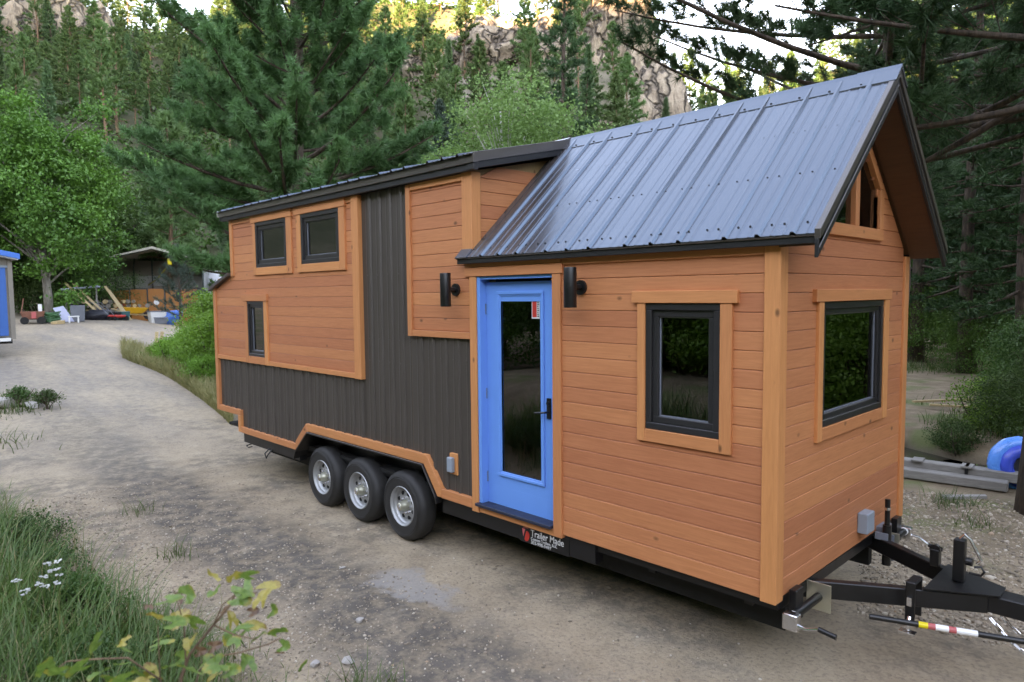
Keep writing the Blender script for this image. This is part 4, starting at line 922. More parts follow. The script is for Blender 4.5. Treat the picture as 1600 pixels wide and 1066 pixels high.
# rock outcrops
t = NT('granite'); P = t.n('NewGeometry').outputs['Position']
n1_ = t.noise(P, .45, 8, .7); mp_ = t.n('Mapping'); mp_.inputs['Scale'].default_value = (1, 1, .22); t.l(P, mp_.inputs[0]); cr = t.noise(mp_.outputs[0], .8, 6, .7, .5)
t.base(t.mix(t.ramp(cr, [(.38, .75), (.5, 0)]), t.ramp(n1_, [(.3, (.24, .18, .135)), (.5, (.40, .31, .235)), (.72, (.52, .42, .32))]), (.12, .09, .07))); vo = t.n('TexVoronoi', feature='DISTANCE_TO_EDGE'); vo.inputs['Scale'].default_value = .42; wv_ = t.n('VectorMath', operation='MULTIPLY_ADD'); wv_.inputs[1].default_value = (3, 3, 3); nz = t.n('TexNoise'); nz.inputs['Scale'].default_value = .5; t.l(P, nz.inputs['Vector']); t.l(nz.outputs['Color'], wv_.inputs[0]); t.l(mp_.outputs[0], wv_.inputs[2]); t.l(wv_.outputs[0], vo.inputs['Vector'])
ck_ = t.ramp(vo.outputs['Distance'], [(.0, 0), (.09, 1)]); bc = t.b.inputs['Base Color'].links[0].from_socket; t.base(t.mix(ck_, (.09, .07, .055), bc)); t.set(Roughness=.95); t.bump(t.math('ADD', t.math('ADD', n1_, cr), ck_), 1, 1.0); M['granite'] = t.m
def rock(seed, loc, s, label, mat='granite', name='rock_outcrop', cat='rock', sub=4, group=None, amp=.38, parent=None):
    rng = np.random.RandomState(seed); bm = bmesh.new(); bmesh.ops.create_icosphere(bm, subdivisions=sub, radius=1)
    pl_ = [(unit(rng.normal(0, 1, 3)*np.array([1, 1, .7])), rng.uniform(.45, .85)) for _ in range(16)]
    for v in bm.verts:
        p = np.array(v.co)
        for n_, d in pl_:
            k = p@n_
            if k > d: p = p-n_*(k-d)*.9
        u = float(fbm(np.array([p[0]*2.3+seed]), np.array([p[1]*2.3+p[2]*3.1]), 4)[0]); p = p*(1+amp*u)
        v.co = Vector(p*np.array(s))
    me = bpy.data.meshes.new(name); bm.to_mesh(me); bm.free()
    if sub > 2: me.polygons.foreach_set('use_smooth', [True]*len(me.polygons))
    me.materials.append(M[mat]); o = bpy.data.objects.new(name, me); COL.objects.link(o); o.location = loc; o.rotation_euler = (0, 0, rng.rand()*6)
    return tag(o, label, cat, group)
def rk(seed, a, r, s, dz, label, **kw): x, y, z = pol(a, r); return rock(seed, (x, y, z+dz), s, label, **kw)
rk(1, -32.5, 128, (7, 8, 9), 1, 'sunlit granite crag at the top of the wooded hillside'); rk(2, -34.6, 126, (5, 6, 6), 0, 'pale granite knob beside the hilltop crag'); rk(3, -30.3, 128, (5, 5, 6), 0, 'smaller granite block right of the hilltop crag')
for i, (a, r, s, dz, lb) in enumerate(((-3.8, 96, (7, 8, 8), 0, 'grey granite slab among the tall ridge pines'), (-.5, 92, (8, 8, 7), 0, 'broad pale granite dome above the aspen'), (3.0, 88, (7, 8, 8), 0, 'granite dome beside the dark fir'),
        (6.6, 84, (6, 7, 10), 1, 'high sunlit granite tower on the ridge'), (9.6, 84, (6, 7, 11), 0, 'steep granite face dropping to the right of the fir'), (11.8, 78, (6, 7, 10), -1, 'lower granite shoulder behind the pine boughs'), (13.2, 72, (5, 6, 7), -1, 'weathered granite block at the foot of the cliff'),
        (-6.5, 92, (5, 6, 6), -1, 'granite ledge beside the big pine'), (-2.2, 74, (4, 5, 4), -1, 'grey boulder on the slope above the spruce'), (8, 68, (4, 5, 5), -1, 'boulder at the foot of the granite face'), (2.0, 68, (3.5, 4, 4), -1, 'boulder on the slope behind the aspen'))):
    rk(20+i, a, r+4, s, dz-2.5, lb, amp=.8, sub=5)

# low brush that covers the slopes
rngb = np.random.RandomState(77); nb = 5200; ab = np.radians(rngb.uniform(-44, 42, nb)); rbb = np.sqrt(rngb.uniform(42**2, 140**2, nb))
xb = CAM[0]+rbb*(np.cos(ab)*math.cos(YAW)+np.sin(ab)*RT0.x); yb = CAM[1]+rbb*(np.cos(ab)*math.sin(YAW)+np.sin(ab)*RT0.y); kb = rbb > np.interp(np.degrees(ab), _HT[:, 0], _HT[:, 3])-3; kb &= ~((np.degrees(ab) > -6) & (np.degrees(ab) < 14) & (rngb.rand(nb) < .5)); xb, yb = xb[kb], yb[kb]
Pb = np.repeat(np.stack([xb, yb, H(xb, yb)+.35], 1), 26, 0)+rngb.normal(0, 1, (len(xb)*26, 3))*np.array([.75, .75, .4])
Vb, Fb = leaves(Pb, .26, rngb, .8); bme = arr_mesh('hillside_brush', Vb, Fb); bme.materials.append(M['leaf_dark']); bo = bpy.data.objects.new('hillside_brush', bme); COL.objects.link(bo); tag(bo, 'low green brush covering the slopes between the pines', 'brush', kind='stuff')
# ------------------------------------------------------------------ ground cover
def blades(rng, X_, Y_, Zb, Hh, wid, lean):
    n = len(X_); az = rng.rand(n)*6.283; d = np.stack([np.cos(az), np.sin(az), 0*az], 1); s = np.stack([-np.sin(az), np.cos(az), 0*az], 1)*np.asarray(wid)[:, None]
    B = np.stack([X_, Y_, Zb], 1); L = lean*Hh; pts = []
    for k, (f, w) in enumerate(((0, 1), (.4, .85), (.75, .55), (1, .08))):
        c = B+d*(L*f*f)[:, None]; c[:, 2] += Hh*(f-.18*f*f*lean); pts += [c-s*w, c+s*w]
    V = np.stack(pts, 1).reshape(-1, 3); b = (np.arange(n)*8)[:, None]
    F = np.concatenate([b+np.array([[2*k, 2*k+1, 2*k+3, 2*k+2]]) for k in range(3)], 1).reshape(-1, 4)
    return V, F
def grass_obj(name, X_, Y_, Hh, wid, lean, mat, label, seed):
    rng = np.random.RandomState(seed); V, F = blades(rng, X_, Y_, H(X_, Y_)-.02, Hh, wid, lean); me = arr_mesh(name, V, F); me.materials.append(M[mat])
    o = bpy.data.objects.new(name, me); COL.objects.link(o); return tag(o, label, 'grass', kind='stuff')
rng = np.random.RandomState(5)
n = 42000; x = rng.uniform(-10, .9, n); y = rng.uniform(-4.6, -1.9, n); e = bank_edge(x)
dens = sstep(-.15, .9, e-y)*(.25+.75*sstep(-.12, .12, fbm(x*1.1, y*1.1, 3)+.05)); kp = (rng.rand(n) < dens) & (np.hypot(x-CAM[0], y-CAM[1]) > 1.25) & (y > -4.75+.13*(1.96-x))
x, y = x[kp], y[kp]; hh = (.14+.42*sstep(.1, 1.1, bank_edge(x)-y))*rng.uniform(.45, 1.25, len(x))
grass_obj('bank_grass', x, y, hh, .0032+.002*rng.rand(len(x)), rng.uniform(.2, .95, len(x)), 'grass', 'long green grass on the bank in front of the road', 6)
n = 3800; x = rng.uniform(-10, 1, n); y = rng.uniform(-4.6, -2.0, n); kp = (bank_edge(x)-y > .15) & (y > -4.75+.13*(1.96-x)) & (np.hypot(x-CAM[0], y-CAM[1]) > 1.6); x, y = x[kp], y[kp]
grass_obj('dry_grass', x, y, rng.uniform(.25, .62, len(x)), .002+.0015*rng.rand(len(x)), rng.uniform(.2, .8, len(x)), 'grass_dry', 'dry straw stalks among the bank grass', 8)
# verge below the roadside shrubs
n = 9000; aa = np.radians(rng.uniform(-29.5, -22.3, n)); r0 = np.interp(np.degrees(aa), [-29.5, -27, -24.5, -22.3], [25, 21.5, 18, 15]); rr0 = r0+rng.rand(n)**1.4*3.5
x = CAM[0]+rr0*(np.cos(aa)*math.cos(YAW)+np.sin(aa)*RT0.x); y = CAM[1]+rr0*(np.cos(aa)*math.sin(YAW)+np.sin(aa)*RT0.y)
grass_obj('verge_grass', x, y, rng.uniform(.12, .5, n), .007+.004*rng.rand(n), rng.uniform(.1, .8, n), 'grass_dry', 'dry grassy verge below the roadside shrubs', 9)
# grass on the creek side
n = 30000; aa = np.radians(rng.uniform(28, 38.5, n)); rr0 = 10.5+rng.rand(n)*26
x = CAM[0]+rr0*(np.cos(aa)*math.cos(YAW)+np.sin(aa)*RT0.x); y = CAM[1]+rr0*(np.cos(aa)*math.sin(YAW)+np.sin(aa)*RT0.y)
kp = (creek_d(x, y) > 2.0) & (rng.rand(n) < np.clip(.25+3.2*fbm(x*.35+3, y*.35, 3), 0, 1)) & ~((rr0 > 19) & (rr0 < 25) & (np.degrees(aa) < 32.8)); x, y = x[kp], y[kp]
grass_obj('creek_grass', x, y, rng.uniform(.08, .38, len(x)), .006+.004*rng.rand(len(x)), rng.uniform(.2, .9, len(x)), 'grass', 'green grass around the creek clearing', 10)
# sparse tufts on the road edges
tx, ty = [], []
for cx_, cy_, sp_, nn in ((-1.45, -2.15, .06, 60), (-2.0, -1.95, .10, 90), (-5.5, -1.9, .10, 50), (-7.4, -1.75, .12, 40), (-.3, 5.6, .15, 120), (.1, 4.9, .12, 60), (-1.9, -1.75, .05, 30), (-.9, -1.75, .04, 25), (-13, -2.3, .35, 60), (-15.7, -1.7, .3, 140), (-16.6, -1.6, .3, 200)):
    tx += list(rng.normal(cx_, sp_, nn)); ty += list(rng.normal(cy_, sp_, nn))
tx, ty = np.array(tx), np.array(ty)
grass_obj('road_edge_grass', tx, ty, rng.uniform(.06, .26, len(tx))*(1+.5*(tx < -11)), .003+.003*rng.rand(len(tx))+.004*(tx < -11), rng.uniform(.4, 1, len(tx)), 'grass', 'sparse grass tufts along the road edge', 12)
# gravel
def gravel(name, X_, Y_, S_, mat, label, seed):
    rng = np.random.RandomState(seed); bm = bmesh.new(); bmesh.ops.create_icosphere(bm, subdivisions=1, radius=1); bv = np.array([v.co[:] for v in bm.verts]); bf = np.array([[v.index for v in f.verts] for f in bm.faces]); bm.free()
    n = len(X_); sh = rng.uniform(.55, 1.2, (n, 1, 3))*np.array([1, 1, .7]); q = bv[None]*sh*S_[:, None, None]*(1+.25*rng.normal(0, 1, (n, len(bv), 1)).clip(-1.5, 1.5)*.6)
    c = rng.rand(n)*6.28; cs, sn = np.cos(c)[:, None], np.sin(c)[:, None]; qx = q[..., 0]*cs-q[..., 1]*sn; qy = q[..., 0]*sn+q[..., 1]*cs
    V = np.stack([qx+X_[:, None], qy+Y_[:, None], q[..., 2]+(H(X_, Y_)+S_*.2)[:, None]], -1).reshape(-1, 3); F = (bf[None]+(np.arange(n)*len(bv))[:, None, None]).reshape(-1, 3)
    me = arr_mesh(name, V, F); me.materials.append(M[mat]); o = bpy.data.objects.new(name, me); COL.objects.link(o); return tag(o, label, 'gravel', kind='stuff')
t = NT('pebble'); P = t.n('NewGeometry').outputs['Position']; ri = t.n('NewGeometry').outputs['Random Per Island']
t.base(t.ramp(ri, [(0, (.15, .118, .09)), (.4, (.28, .215, .16)), (.8, (.38, .30, .225)), (.97, (.50, .43, .35)), (1, (.38, .22, .13))])); t.set(Roughness=.9); M['pebble'] = t.m
n = 15000; x = rng.uniform(-9, 3, n); y = rng.uniform(-2.6, 2.0, n)**1; y = bank_edge(x)+np.abs(rng.normal(0, 1, n))*1.1-.25
gravel('road_gravel', x, y, np.abs(rng.normal(0, .006, n))+.003, 'pebble', 'loose gravel strewn along the road edge', 21)
n = 6000; aa = np.radians(rng.uniform(27, 39, n)); rr0 = rng.uniform(6.2, 10.6, n); x = CAM[0]+rr0*(np.cos(aa)*math.cos(YAW)+np.sin(aa)*RT0.x); y = CAM[1]+rr0*(np.cos(aa)*math.sin(YAW)+np.sin(aa)*RT0.y)
gravel('yard_gravel', x, y, np.abs(rng.normal(0, .010, n))+.004, 'pebble', 'loose gravel on the ground beyond the hitch', 22)
for i, (x, y, s, lb) in enumerate(((-4.0, -.86, .032, 'lone pale stone on the road in front of the wheels'), (-2.41, -1.75, .06, 'flat grey stone at the edge of the road'), (-1.6, -1.45, .035, 'rounded white stone near the bottom grass tufts'), (-2.9, -1.35, .04, 'small dark stone on the tarmac edge'), (-2.55, -1.95, .05, 'reddish stone beside the flat grey stone'), (-16.3, -1.75, .32, 'grey boulder beside the roadside weeds'), (-15.9, -1.35, .2, 'half buried stone in front of the roadside weeds'))):
    rock(60+i, (x, y, Hs(x, y)+s*.25), (s*1.2, s, s*.6), lb, 'stonegrey', 'stone', 'stone', 2)

# ------------------------------------------------------------------ foreground vine, flowers, weeds
def lobed_leaf(seed):
    rng = np.random.RandomState(seed); n = 46; V = [(0, 0, 0)]; fold = rng.uniform(.1, .35); curl = rng.uniform(.05, .35)
    for ring_ in (.5, 1):
        for k in range(n):
            t_ = -2.62+5.24*k/(n-1); rr_ = (.60+.40*(.5+.5*math.cos(t_*2.4))**.8)*(1-.12*abs(t_)/2.6)+(.05 if k % 3 == 0 else -.03 if k % 3 == 1 else .01)*(ring_ == 1)+rng.normal(0, .012)
            x, y = rr_*ring_*math.cos(t_)+.05, rr_*ring_*math.sin(t_)*.95; V.append((x, y, fold*abs(y)-curl*max(0, x)**2+.05*math.sin(t_*5+seed)*ring_+rng.normal(0, .012)*ring_))
    F = [(0, i, i+1) for i in range(1, n)]+[(i, n+i, n+i+1, i+1) for i in range(1, n)]
    me = bpy.data.meshes.new('leaf'); me.from_pydata(V, [], F); me.polygons.foreach_set('use_smooth', [True]*len(F)); return me
def vine_leaf_mat(name, c0, c1, edge):
    t = NT(name); t.t.nodes.remove(t.b); tc = t.n('TexCoord').outputs['Object']; oi = t.n('ObjectInfo'); sp = t.n('SeparateXYZ'); t.l(tc, sp.inputs[0])
    ad = t.n('VectorMath', operation='ADD'); t.l(tc, ad.inputs[0]); cx = t.n('CombineXYZ'); t.l(t.math('MULTIPLY', oi.outputs['Random'], 37), cx.inputs[0]); t.l(cx.outputs[0], ad.inputs[1])
    n1_ = t.noise(ad.outputs[0], 2.2, 4, .6); ln = t.n('VectorMath', operation='LENGTH'); t.l(tc, ln.inputs[0]); rad_ = ln.outputs['Value']
    col = t.ramp(n1_, [(.3, c0), (.7, c1)])
    th_ = t.math('ARCTAN2', sp.outputs[1], sp.outputs[0]); vein = t.math('ABSOLUTE', t.math('SINE', t.math('MULTIPLY', th_, 2.4)))
    col = t.mix(t.math('MULTIPLY', t.ramp(vein, [(.0, 1), (.09, 0)]), .5), col, tuple(min(1, x*1.5+.03) for x in c1))
    blot = t.ramp(t.math('ADD', t.math('MULTIPLY', rad_, .55), t.math('MULTIPLY', t.noise(ad.outputs[0], 3.4, 5, .7), .9)), [(.83, 0), (.98, 1)])
    col = t.mix(t.math('MULTIPLY', blot, t.math('ADD', t.math('MULTIPLY', oi.outputs['Random'], .8), .2)), col, edge)
    d = t.n('BsdfDiffuse'); tl = t.n('BsdfTranslucent'); g = t.n('BsdfGlossy'); g.inputs['Roughness'].default_value = .42; t.l(col, d.inputs[0]); t.l(col, tl.inputs[0])
    m1 = t.n('MixShader'); m1.inputs[0].default_value = .4; t.l(d.outputs[0], m1.inputs[1]); t.l(tl.outputs[0], m1.inputs[2]); m2 = t.n('MixShader'); m2.inputs[0].default_value = .05; t.l(m1.outputs[0], m2.inputs[1]); t.l(g.outputs[0], m2.inputs[2]); t.l(m2.outputs[0], t.out.inputs[0]); M[name] = t.m
vine_leaf_mat('leaf_vine', (.085, .185, .035), (.17, .29, .06), (.42, .30, .05)); vine_leaf_mat('leaf_yellow', (.30, .25, .05), (.48, .36, .08), (.22, .09, .03)); vine_leaf_mat('leaf_brown', (.13, .055, .028), (.23, .11, .05), (.08, .03, .02))
VL = [(0.15, -3.58, 1.94, 'y'), (0.2, -3.56, 1.95, 'v'), (0.15, -3.49, 1.88, 'y'), (0.19, -3.55, 1.89, 'b'), (0.2, -3.59, 1.9, 'v'), (0.09, -3.61, 1.89, 'v'), (-0.02, -3.52, 1.74, 'y'), (0.02, -3.5, 1.72, 'v'), (0.05, -3.47, 1.7, 'v'), (0.2, -3.49, 1.77, 'v'), (0.13, -3.44, 1.69, 'v'), (0.11, -3.67, 1.83, 'v'), (0.13, -3.69, 1.8, 'y'), (0.15, -3.7, 1.93, 'v'), (0.11, -3.73, 1.91, 'v'), (-0.08, -3.7, 1.79, 'y'), (-0.06, -3.71, 1.72, 'v'), (-0.08, -3.79, 1.73, 'v'), (-0.09, -3.85, 1.77, 'v'), (0.06, -3.92, 1.79, 'v'), (0.03, -3.96, 1.78, 'v'), (-0.04, -3.86, 1.71, 'v'), (-0.05, -3.77, 1.67, 'v'), (-0.07, -3.73, 1.65, 'y'), (-0.06, -3.68, 1.65, 'v'), (0.15, -3.7, 1.73, 'v'), (0.03, -3.61, 1.66, 'v'), (0.02, -3.59, 1.62, 'y'), (0.05, -3.64, 1.72, 'b'), (0.15, -3.64, 1.77, 'b'), (0.1, -3.53, 1.66, 'v'), (0.19, -3.6, 1.78, 'v'), (-0.07, -3.65, 1.66, 'v'), (-0.13, -3.96, 1.73, 'v'), (-0.01, -3.84, 1.69, 'v'), (0.06, -3.83, 1.72, 'v'), (-0.01, -3.5, 1.69, 'b'), (0.02, -3.68, 1.87, 'b'), (-0.02, -3.54, 1.78, 'b'),
      (-.05, -3.70, 1.55, 'v'), (.05, -3.66, 1.52, 'v'), (0, -3.8, 1.56, 'v'), (.1, -3.7, 1.45, 'v'), (-.02, -3.75, 1.42, 'v')]
vb = (.02, -3.72, Hs(.02, -3.72)-.03)
vine = empty('wild_vine', vb, 'wild vine with lobed green and yellow leaves on the near bank', 'vine plant')
lm = {k: [lobed_leaf(i+j*5) for i in range(3)] for j, k in enumerate('vyb')}
for k, mt in (('v', 'leaf_vine'), ('y', 'leaf_yellow'), ('b', 'leaf_brown')):
    for me in lm[k]: me.materials.append(M[mt])
rng = np.random.RandomState(31)
for _ in range(26):
    q = VL[rng.randint(0, 39)]; VL.append((q[0]+rng.normal(0, .035), q[1]+rng.normal(0, .035), q[2]+rng.normal(-.02, .03), rng.choice(list('vvvyb'))))
for i, (x, y, z, c) in enumerate(VL):
    o = bpy.data.objects.new('leaf', lm[c][i % 3]); COL.objects.link(o); o.parent = vine; o.location = Vector((x, y, z))-Vector(vb)
    o.rotation_euler = (rng.normal(.35, .45), rng.normal(-.25, .45), rng.rand()*6.28); s_ = rng.uniform(.024, .041)*(.62 if c == 'b' else 1); o.scale = (s_, s_, s_)
for pts, r0 in (([(.02, -3.72, .55), (.03, -3.71, 1.2), (.02, -3.68, 1.65), (.03, -3.66, 1.71), (.05, -3.6, 1.78), (.07, -3.56, 1.83), (.08, -3.54, 1.88)], .0055), ([(.03, -3.70, 1.4), (.04, -3.64, 1.66), (.05, -3.61, 1.69), (.08, -3.54, 1.69), (.11, -3.47, 1.7), (.12, -3.44, 1.71)], .003),
            ([(.02, -3.71, 1.35), (.01, -3.73, 1.66), (-.01, -3.8, 1.74), (-.02, -3.87, 1.76), (-.04, -3.93, 1.77), (-.04, -3.95, 1.76)], .003), ([(.01, -3.73, 1.6), (.01, -3.73, 1.73), (.01, -3.73, 1.81)], .0025), ([(.03, -3.67, 1.68), (.03, -3.67, 1.79), (.03, -3.68, 1.85), (.02, -3.69, 1.9)], .0025), ([(.05, -3.6, 1.78), (.07, -3.55, 1.74), (.1, -3.5, 1.72)], .0025), ([(.05, -3.6, 1.78), (.12, -3.6, 1.86), (.19, -3.57, 1.92)], .0022)):
    MB().tube(pts, [r0*(1-.5*k/(len(pts)-1)) for k in range(len(pts))], 6).build('stem', 'bark_red', vine, smooth=True)
# yarrow
yb_ = (-1.6, -3.72, Hs(-1.6, -3.72)-.02)
yar = empty('yarrow', yb_, 'clump of small white flowers in the bank grass', 'flowers'); stm = MB(); fl = MB()
rng = np.random.RandomState(41)
for x, y, z in ((-1.59, -3.7, 1.58), (-1.59, -3.67, 1.57), (-1.58, -3.66, 1.54), (-1.58, -3.63, 1.52), (-1.6, -3.79, 1.54), (-1.6, -3.78, 1.49), (-1.59, -3.72, 1.5), (-1.59, -3.69, 1.49), (-1.6, -3.75, 1.47), (-1.58, -3.65, 1.5), (-1.59, -3.71, 1.53), (-1.59, -3.68, 1.54)):
    z -= .06; x += rng.normal(0, .03); y += rng.normal(0, .02); f = MB()
    MB().tube([(x+rng.normal(0, .03), y+rng.normal(0, .03), yb_[2]), (x, y, z)], .0022, 4).build('stem', 'grass', yar)
    for k in range(9):
        a_ = rng.rand()*6.28; rr_ = .016*rng.rand()**.5; f.lathe([(.0, 0), (.005, .002), (.006, .004), (0, .005)], (x+rr_*math.cos(a_), y+rr_*math.sin(a_), z+rng.normal(0, .003)), 'z', 6)
    tag(f.build('flower_head', 'flower_white', yar), kind='stuff')
# arching foxtail grass heads
rng = np.random.RandomState(43)
for i, (x, y) in enumerate(((-2.2, -2.9), (-1.9, -2.75), (-2.6, -2.8), (-1.5, -2.95), (-3.0, -2.6), (-1.2, -3.0), (-3.6, -2.7), (-2.4, -3.1), (-1.0, -2.75), (-2.0, -3.3), (-4.3, -2.75), (-.9, -3.2))):
    z = Hs(x, y); a_ = rng.normal(.4, .6); d = np.array([math.cos(a_), math.sin(a_), 0]); hgt = rng.uniform(.38, .55)
    ft = empty('foxtail_grass', (x, y, z-.02), 'arching foxtail grass stalk on the bank', 'grass stalk', 'foxtail stalks on the bank')
    p = [np.array([x, y, z-.02])+d*hgt*.55*f**3+np.array([0, 0, hgt*(f-.28*f**4)]) for f in np.linspace(0, 1, 9)]
    MB().tube([tuple(q) for q in p], .0018, 4).build('stalk', 'grass', ft)
    q = [p[-1]+d*.012*k+np.array([0, 0, -.0016*k*k-.004*k]) for k in range(8)]
    MB().tube([tuple(u) for u in q], [.002, .005, .0065, .007, .0065, .006, .004, .001], 6).build('seed_head', 'grass', ft, smooth=True)
# weeds on the left verge
WD = broadleaf(81, .55, .008, .34, .28, .26, 40, 30, .028, .14, 5)
plant('', 'flowering_weed', WD, ('bark', 'leaf_dark'), 'weed clump with yellowing stems beside the grey boulder', 'weed', (-16.2, -1.55, Hs(-16.2, -1.55)), sc=.8)
wf_ = MB(); rng = np.random.RandomState(45)
plant('', 'flowering_weed', (WD[0].copy(), WD[1].copy()), ('bark', 'leaf_aspen'), 'pale flowering weed spreading over the road edge', 'weed', (-15.6, -1.15, Hs(-15.6, -1.15)), sc=.75)

# ------------------------------------------------------------------ things around the yard (built in local axes, then turned to their place)
def place(o, loc, rz=0): o.location = loc; o.rotation_euler = (0, 0, rz); return o
FACE = lambda a: math.pi/2+YAW-math.radians(a)+math.pi         # local -y towards the camera's side of the valley
def thing(name, label, cat, group=None): return empty(name, (0, 0, 0), label, cat, group)
# blue building on a trailer at the road's left edge
bh = thing('blue_trailer_house', 'blue metal clad tiny house with grey trim at the left of the dirt road', 'tiny house')
wl = MB().box(-4.0, -.10, .04, 7, .62, 3.05).build('wall', 'greytrim', bh)
for k in range(8): MB().box(-3.95+k*.475, -3.95+k*.475+.468, .0, .035, .66, 2.72).build('wall_panel', 'deepblue', bh, bevel=.008)
for k in range(8): MB().box(-3.95+k*.475+.22, -3.95+k*.475+.245, -.014, .0, .66, 2.72).build('panel_rib', 'deepblue', bh)
MB().box(-.10, .03, -.012, .14, .55, 3.02).build('corner_post', 'greytrim', bh, bevel=.006); MB().box(-4, -.10, -.010, .03, 2.72, 2.78).build('trim_board', 'greybox', bh)
MB().prism([(.16, -.22, 2.98), (-4.1, -.22, 3.80), (-4.1, -.22, 3.96), (.16, -.22, 3.14)], [(.16, 7.2, 2.98), (-4.1, 7.2, 3.80), (-4.1, 7.2, 3.96), (.16, 7.2, 3.14)]).build('roof', 'roofblue', bh)
MB().prism([(.12, -.2, 2.95), (-4.1, -.2, 3.76), (-4.1, -.2, 3.80), (.12, -.2, 2.98)], [(.12, 7, 2.95), (-4.1, 7, 3.76), (-4.1, 7, 3.80), (.12, 7, 2.98)]).build('soffit', 'panelwhite', bh)
MB().prism([(-.10, .04, 3.05), (-4.0, .04, 3.05), (-4.0, .04, 3.78)], [(-.10, 7, 3.05), (-4.0, 7, 3.05), (-4.0, 7, 3.78)]).build('gable', 'greytrim', bh)
MB().box(-3.9, -.05, .05, 6.9, .42, .60).box(-2.6, -2.5, -1.3, .1, .40, .52).box(-1.0, -.9, -.4, .1, .40, .52).build('chassis', 'underside', bh)
MB().tube([(-.62+.13*math.cos(t_), -.05, .92+.13*math.sin(t_)) for t_ in np.linspace(0, 6.1, 18)], .035, 6).build('hose_loop', 'hoseyellow', bh, smooth=True)
MB().box(-.45, -.16, -.12, -.02, .50, .60).build('tail_lamp', 'white', bh)
for sx in (-3.9, -.28):
    for k in range(2): MB().lathe([(.16, .0), (.30, .0), (.34, .06), (.34, .16), (.30, .22), (.16, .22)], (sx, 3+k*.85, .34), 'x', 20, True).build('tyre', 'tyre', bh, smooth=True)
place(bh, pol(-35.75, 26), FACE(-35.5)+.42)
# carport with tall open front and plywood doors
cp = thing('carport', 'metal carport with curved frame and brown plywood doors at the end of the road', 'carport')
prof = [(-2.2, 3.05), (-2.35, 3.0), (-2.2, 3.12), (0, 3.72), (2.2, 3.12), (2.35, 3.0)]
MB().prism([(-2.40, -.15, 3.02), (0, -.15, 3.62), (2.40, -.15, 3.02), (2.40, -.15, 3.10), (0, -.15, 3.72), (-2.40, -.15, 3.10)], [(-2.40, 7, 3.02), (0, 7, 3.62), (2.40, 7, 3.02), (2.40, 7, 3.10), (0, 7, 3.72), (-2.40, 7, 3.10)]).build('roof', 'roofcream', cp)
for k in range(9): MB().prism([(-2.41, .1+k*.8, 3.105), (0, .1+k*.8, 3.725), (2.41, .1+k*.8, 3.105), (0, .1+k*.8, 3.755)], [(-2.41, .16+k*.8, 3.105), (0, .16+k*.8, 3.725), (2.41, .16+k*.8, 3.105), (0, .16+k*.8, 3.755)]).build('roof_rib', 'roofcream', cp)
for k in range(6):
    x = -2.2+k*.88; top = 3.05+.6*(1-abs(x)/2.3)
    MB().tube([(x, 3.4, 0), (x, 3.4, top-.5), (x*.96, 3.3, top-.2), (x*.9, 2.9, top-.05)], .035, 6).build('frame_post', 'steelgreen', cp, smooth=True)
    if k < 5: MB().box(x+.03, x+.85, 3.5, 3.53, 1.0, 1.75).build('lower_panel', 'greyplastic', cp); MB().box(x+.03, x+.85, 3.5, 3.53, 1.76, 2.4).build('mid_panel', 'panelwhite', cp); MB().box(x+.03, x+.85, 3.5, 3.53, 2.41, 3.2).build('upper_panel', 'greytrim', cp)
for x in (-2.25, 2.25):
    MB().tube([(x, 0, 0), (x, 0, 2.85), (x*.93, 0, 3.08), (0, 0, 3.62)], .04, 6).build('frame_post', 'steelgreen', cp, smooth=True)
    MB().box(x-.02, x+.02, .1, 6.9, 1.6, 3.05).build('side_panel', 'panelwhite', cp)
for k, x in enumerate((-1.95, -1.15, -.35, .45, 1.2)):
    MB().box(x, x+.72, 1.0-.12*k, 1.04-.12*k, .0, 1.62+.03*(k % 3)).build('plywood_door', 'ply', cp, bevel=.01)
MB().lathe([(0, 0), (.13, 0), (.13, .02), (0, .02)], (.02, .735, 1.0), 'y', 16).build('paper_disc', 'white', cp); MB().box(-1.75, -1.45, .97, .995, .85, 1.1).build('red_sign', 'red', cp)
MB().tube([(.75, .05, 3.05), (.5, .8, 2.7), (0, 1.6, 2.2), (-.6, 3.0, 1.9)], .03, 6).build('hanging_rope', 'hoseyellow', cp, smooth=True); MB().box(.66, .86, .0, .12, 2.85, 3.15).build('work_lamp', 'yellow', cp, bevel=.03)
place(cp, pol(-27.3, 43), FACE(-27.3)-.12); cp.scale = (1.12, 1.12, 1.12)
c2 = thing('second_carport', 'white ribbed carport roof half hidden behind the young pine', 'carport')
for k in range(7): MB().box(-3.2, 3.2, .0+.05*k, .03+.05*k, 1.5+.24*k, 1.5+.24*k+.225).build('siding_panel', 'panelwhite', c2, bevel=.01)
MB().prism([(-3.3, 0, 3.15), (3.3, 0, 3.15), (3.3, 2.5, 3.95), (-3.3, 2.5, 3.95)], [(-3.3, 0, 3.23), (3.3, 0, 3.23), (3.3, 2.5, 4.03), (-3.3, 2.5, 4.03)]).build('roof', 'panelwhite', c2)
for x in (-3.1, -1, 1, 3.1): MB().tube([(x, .4, 0), (x, .4, 3.2)], .04, 6).build('frame_post', 'steelgreen', c2)
MB().box(-3.2, 3.2, 2.4, 2.45, 0, 3.9).build('back_panel', 'greyplastic', c2)
place(c2, pol(-23.6, 47), FACE(-23.6)+.1)

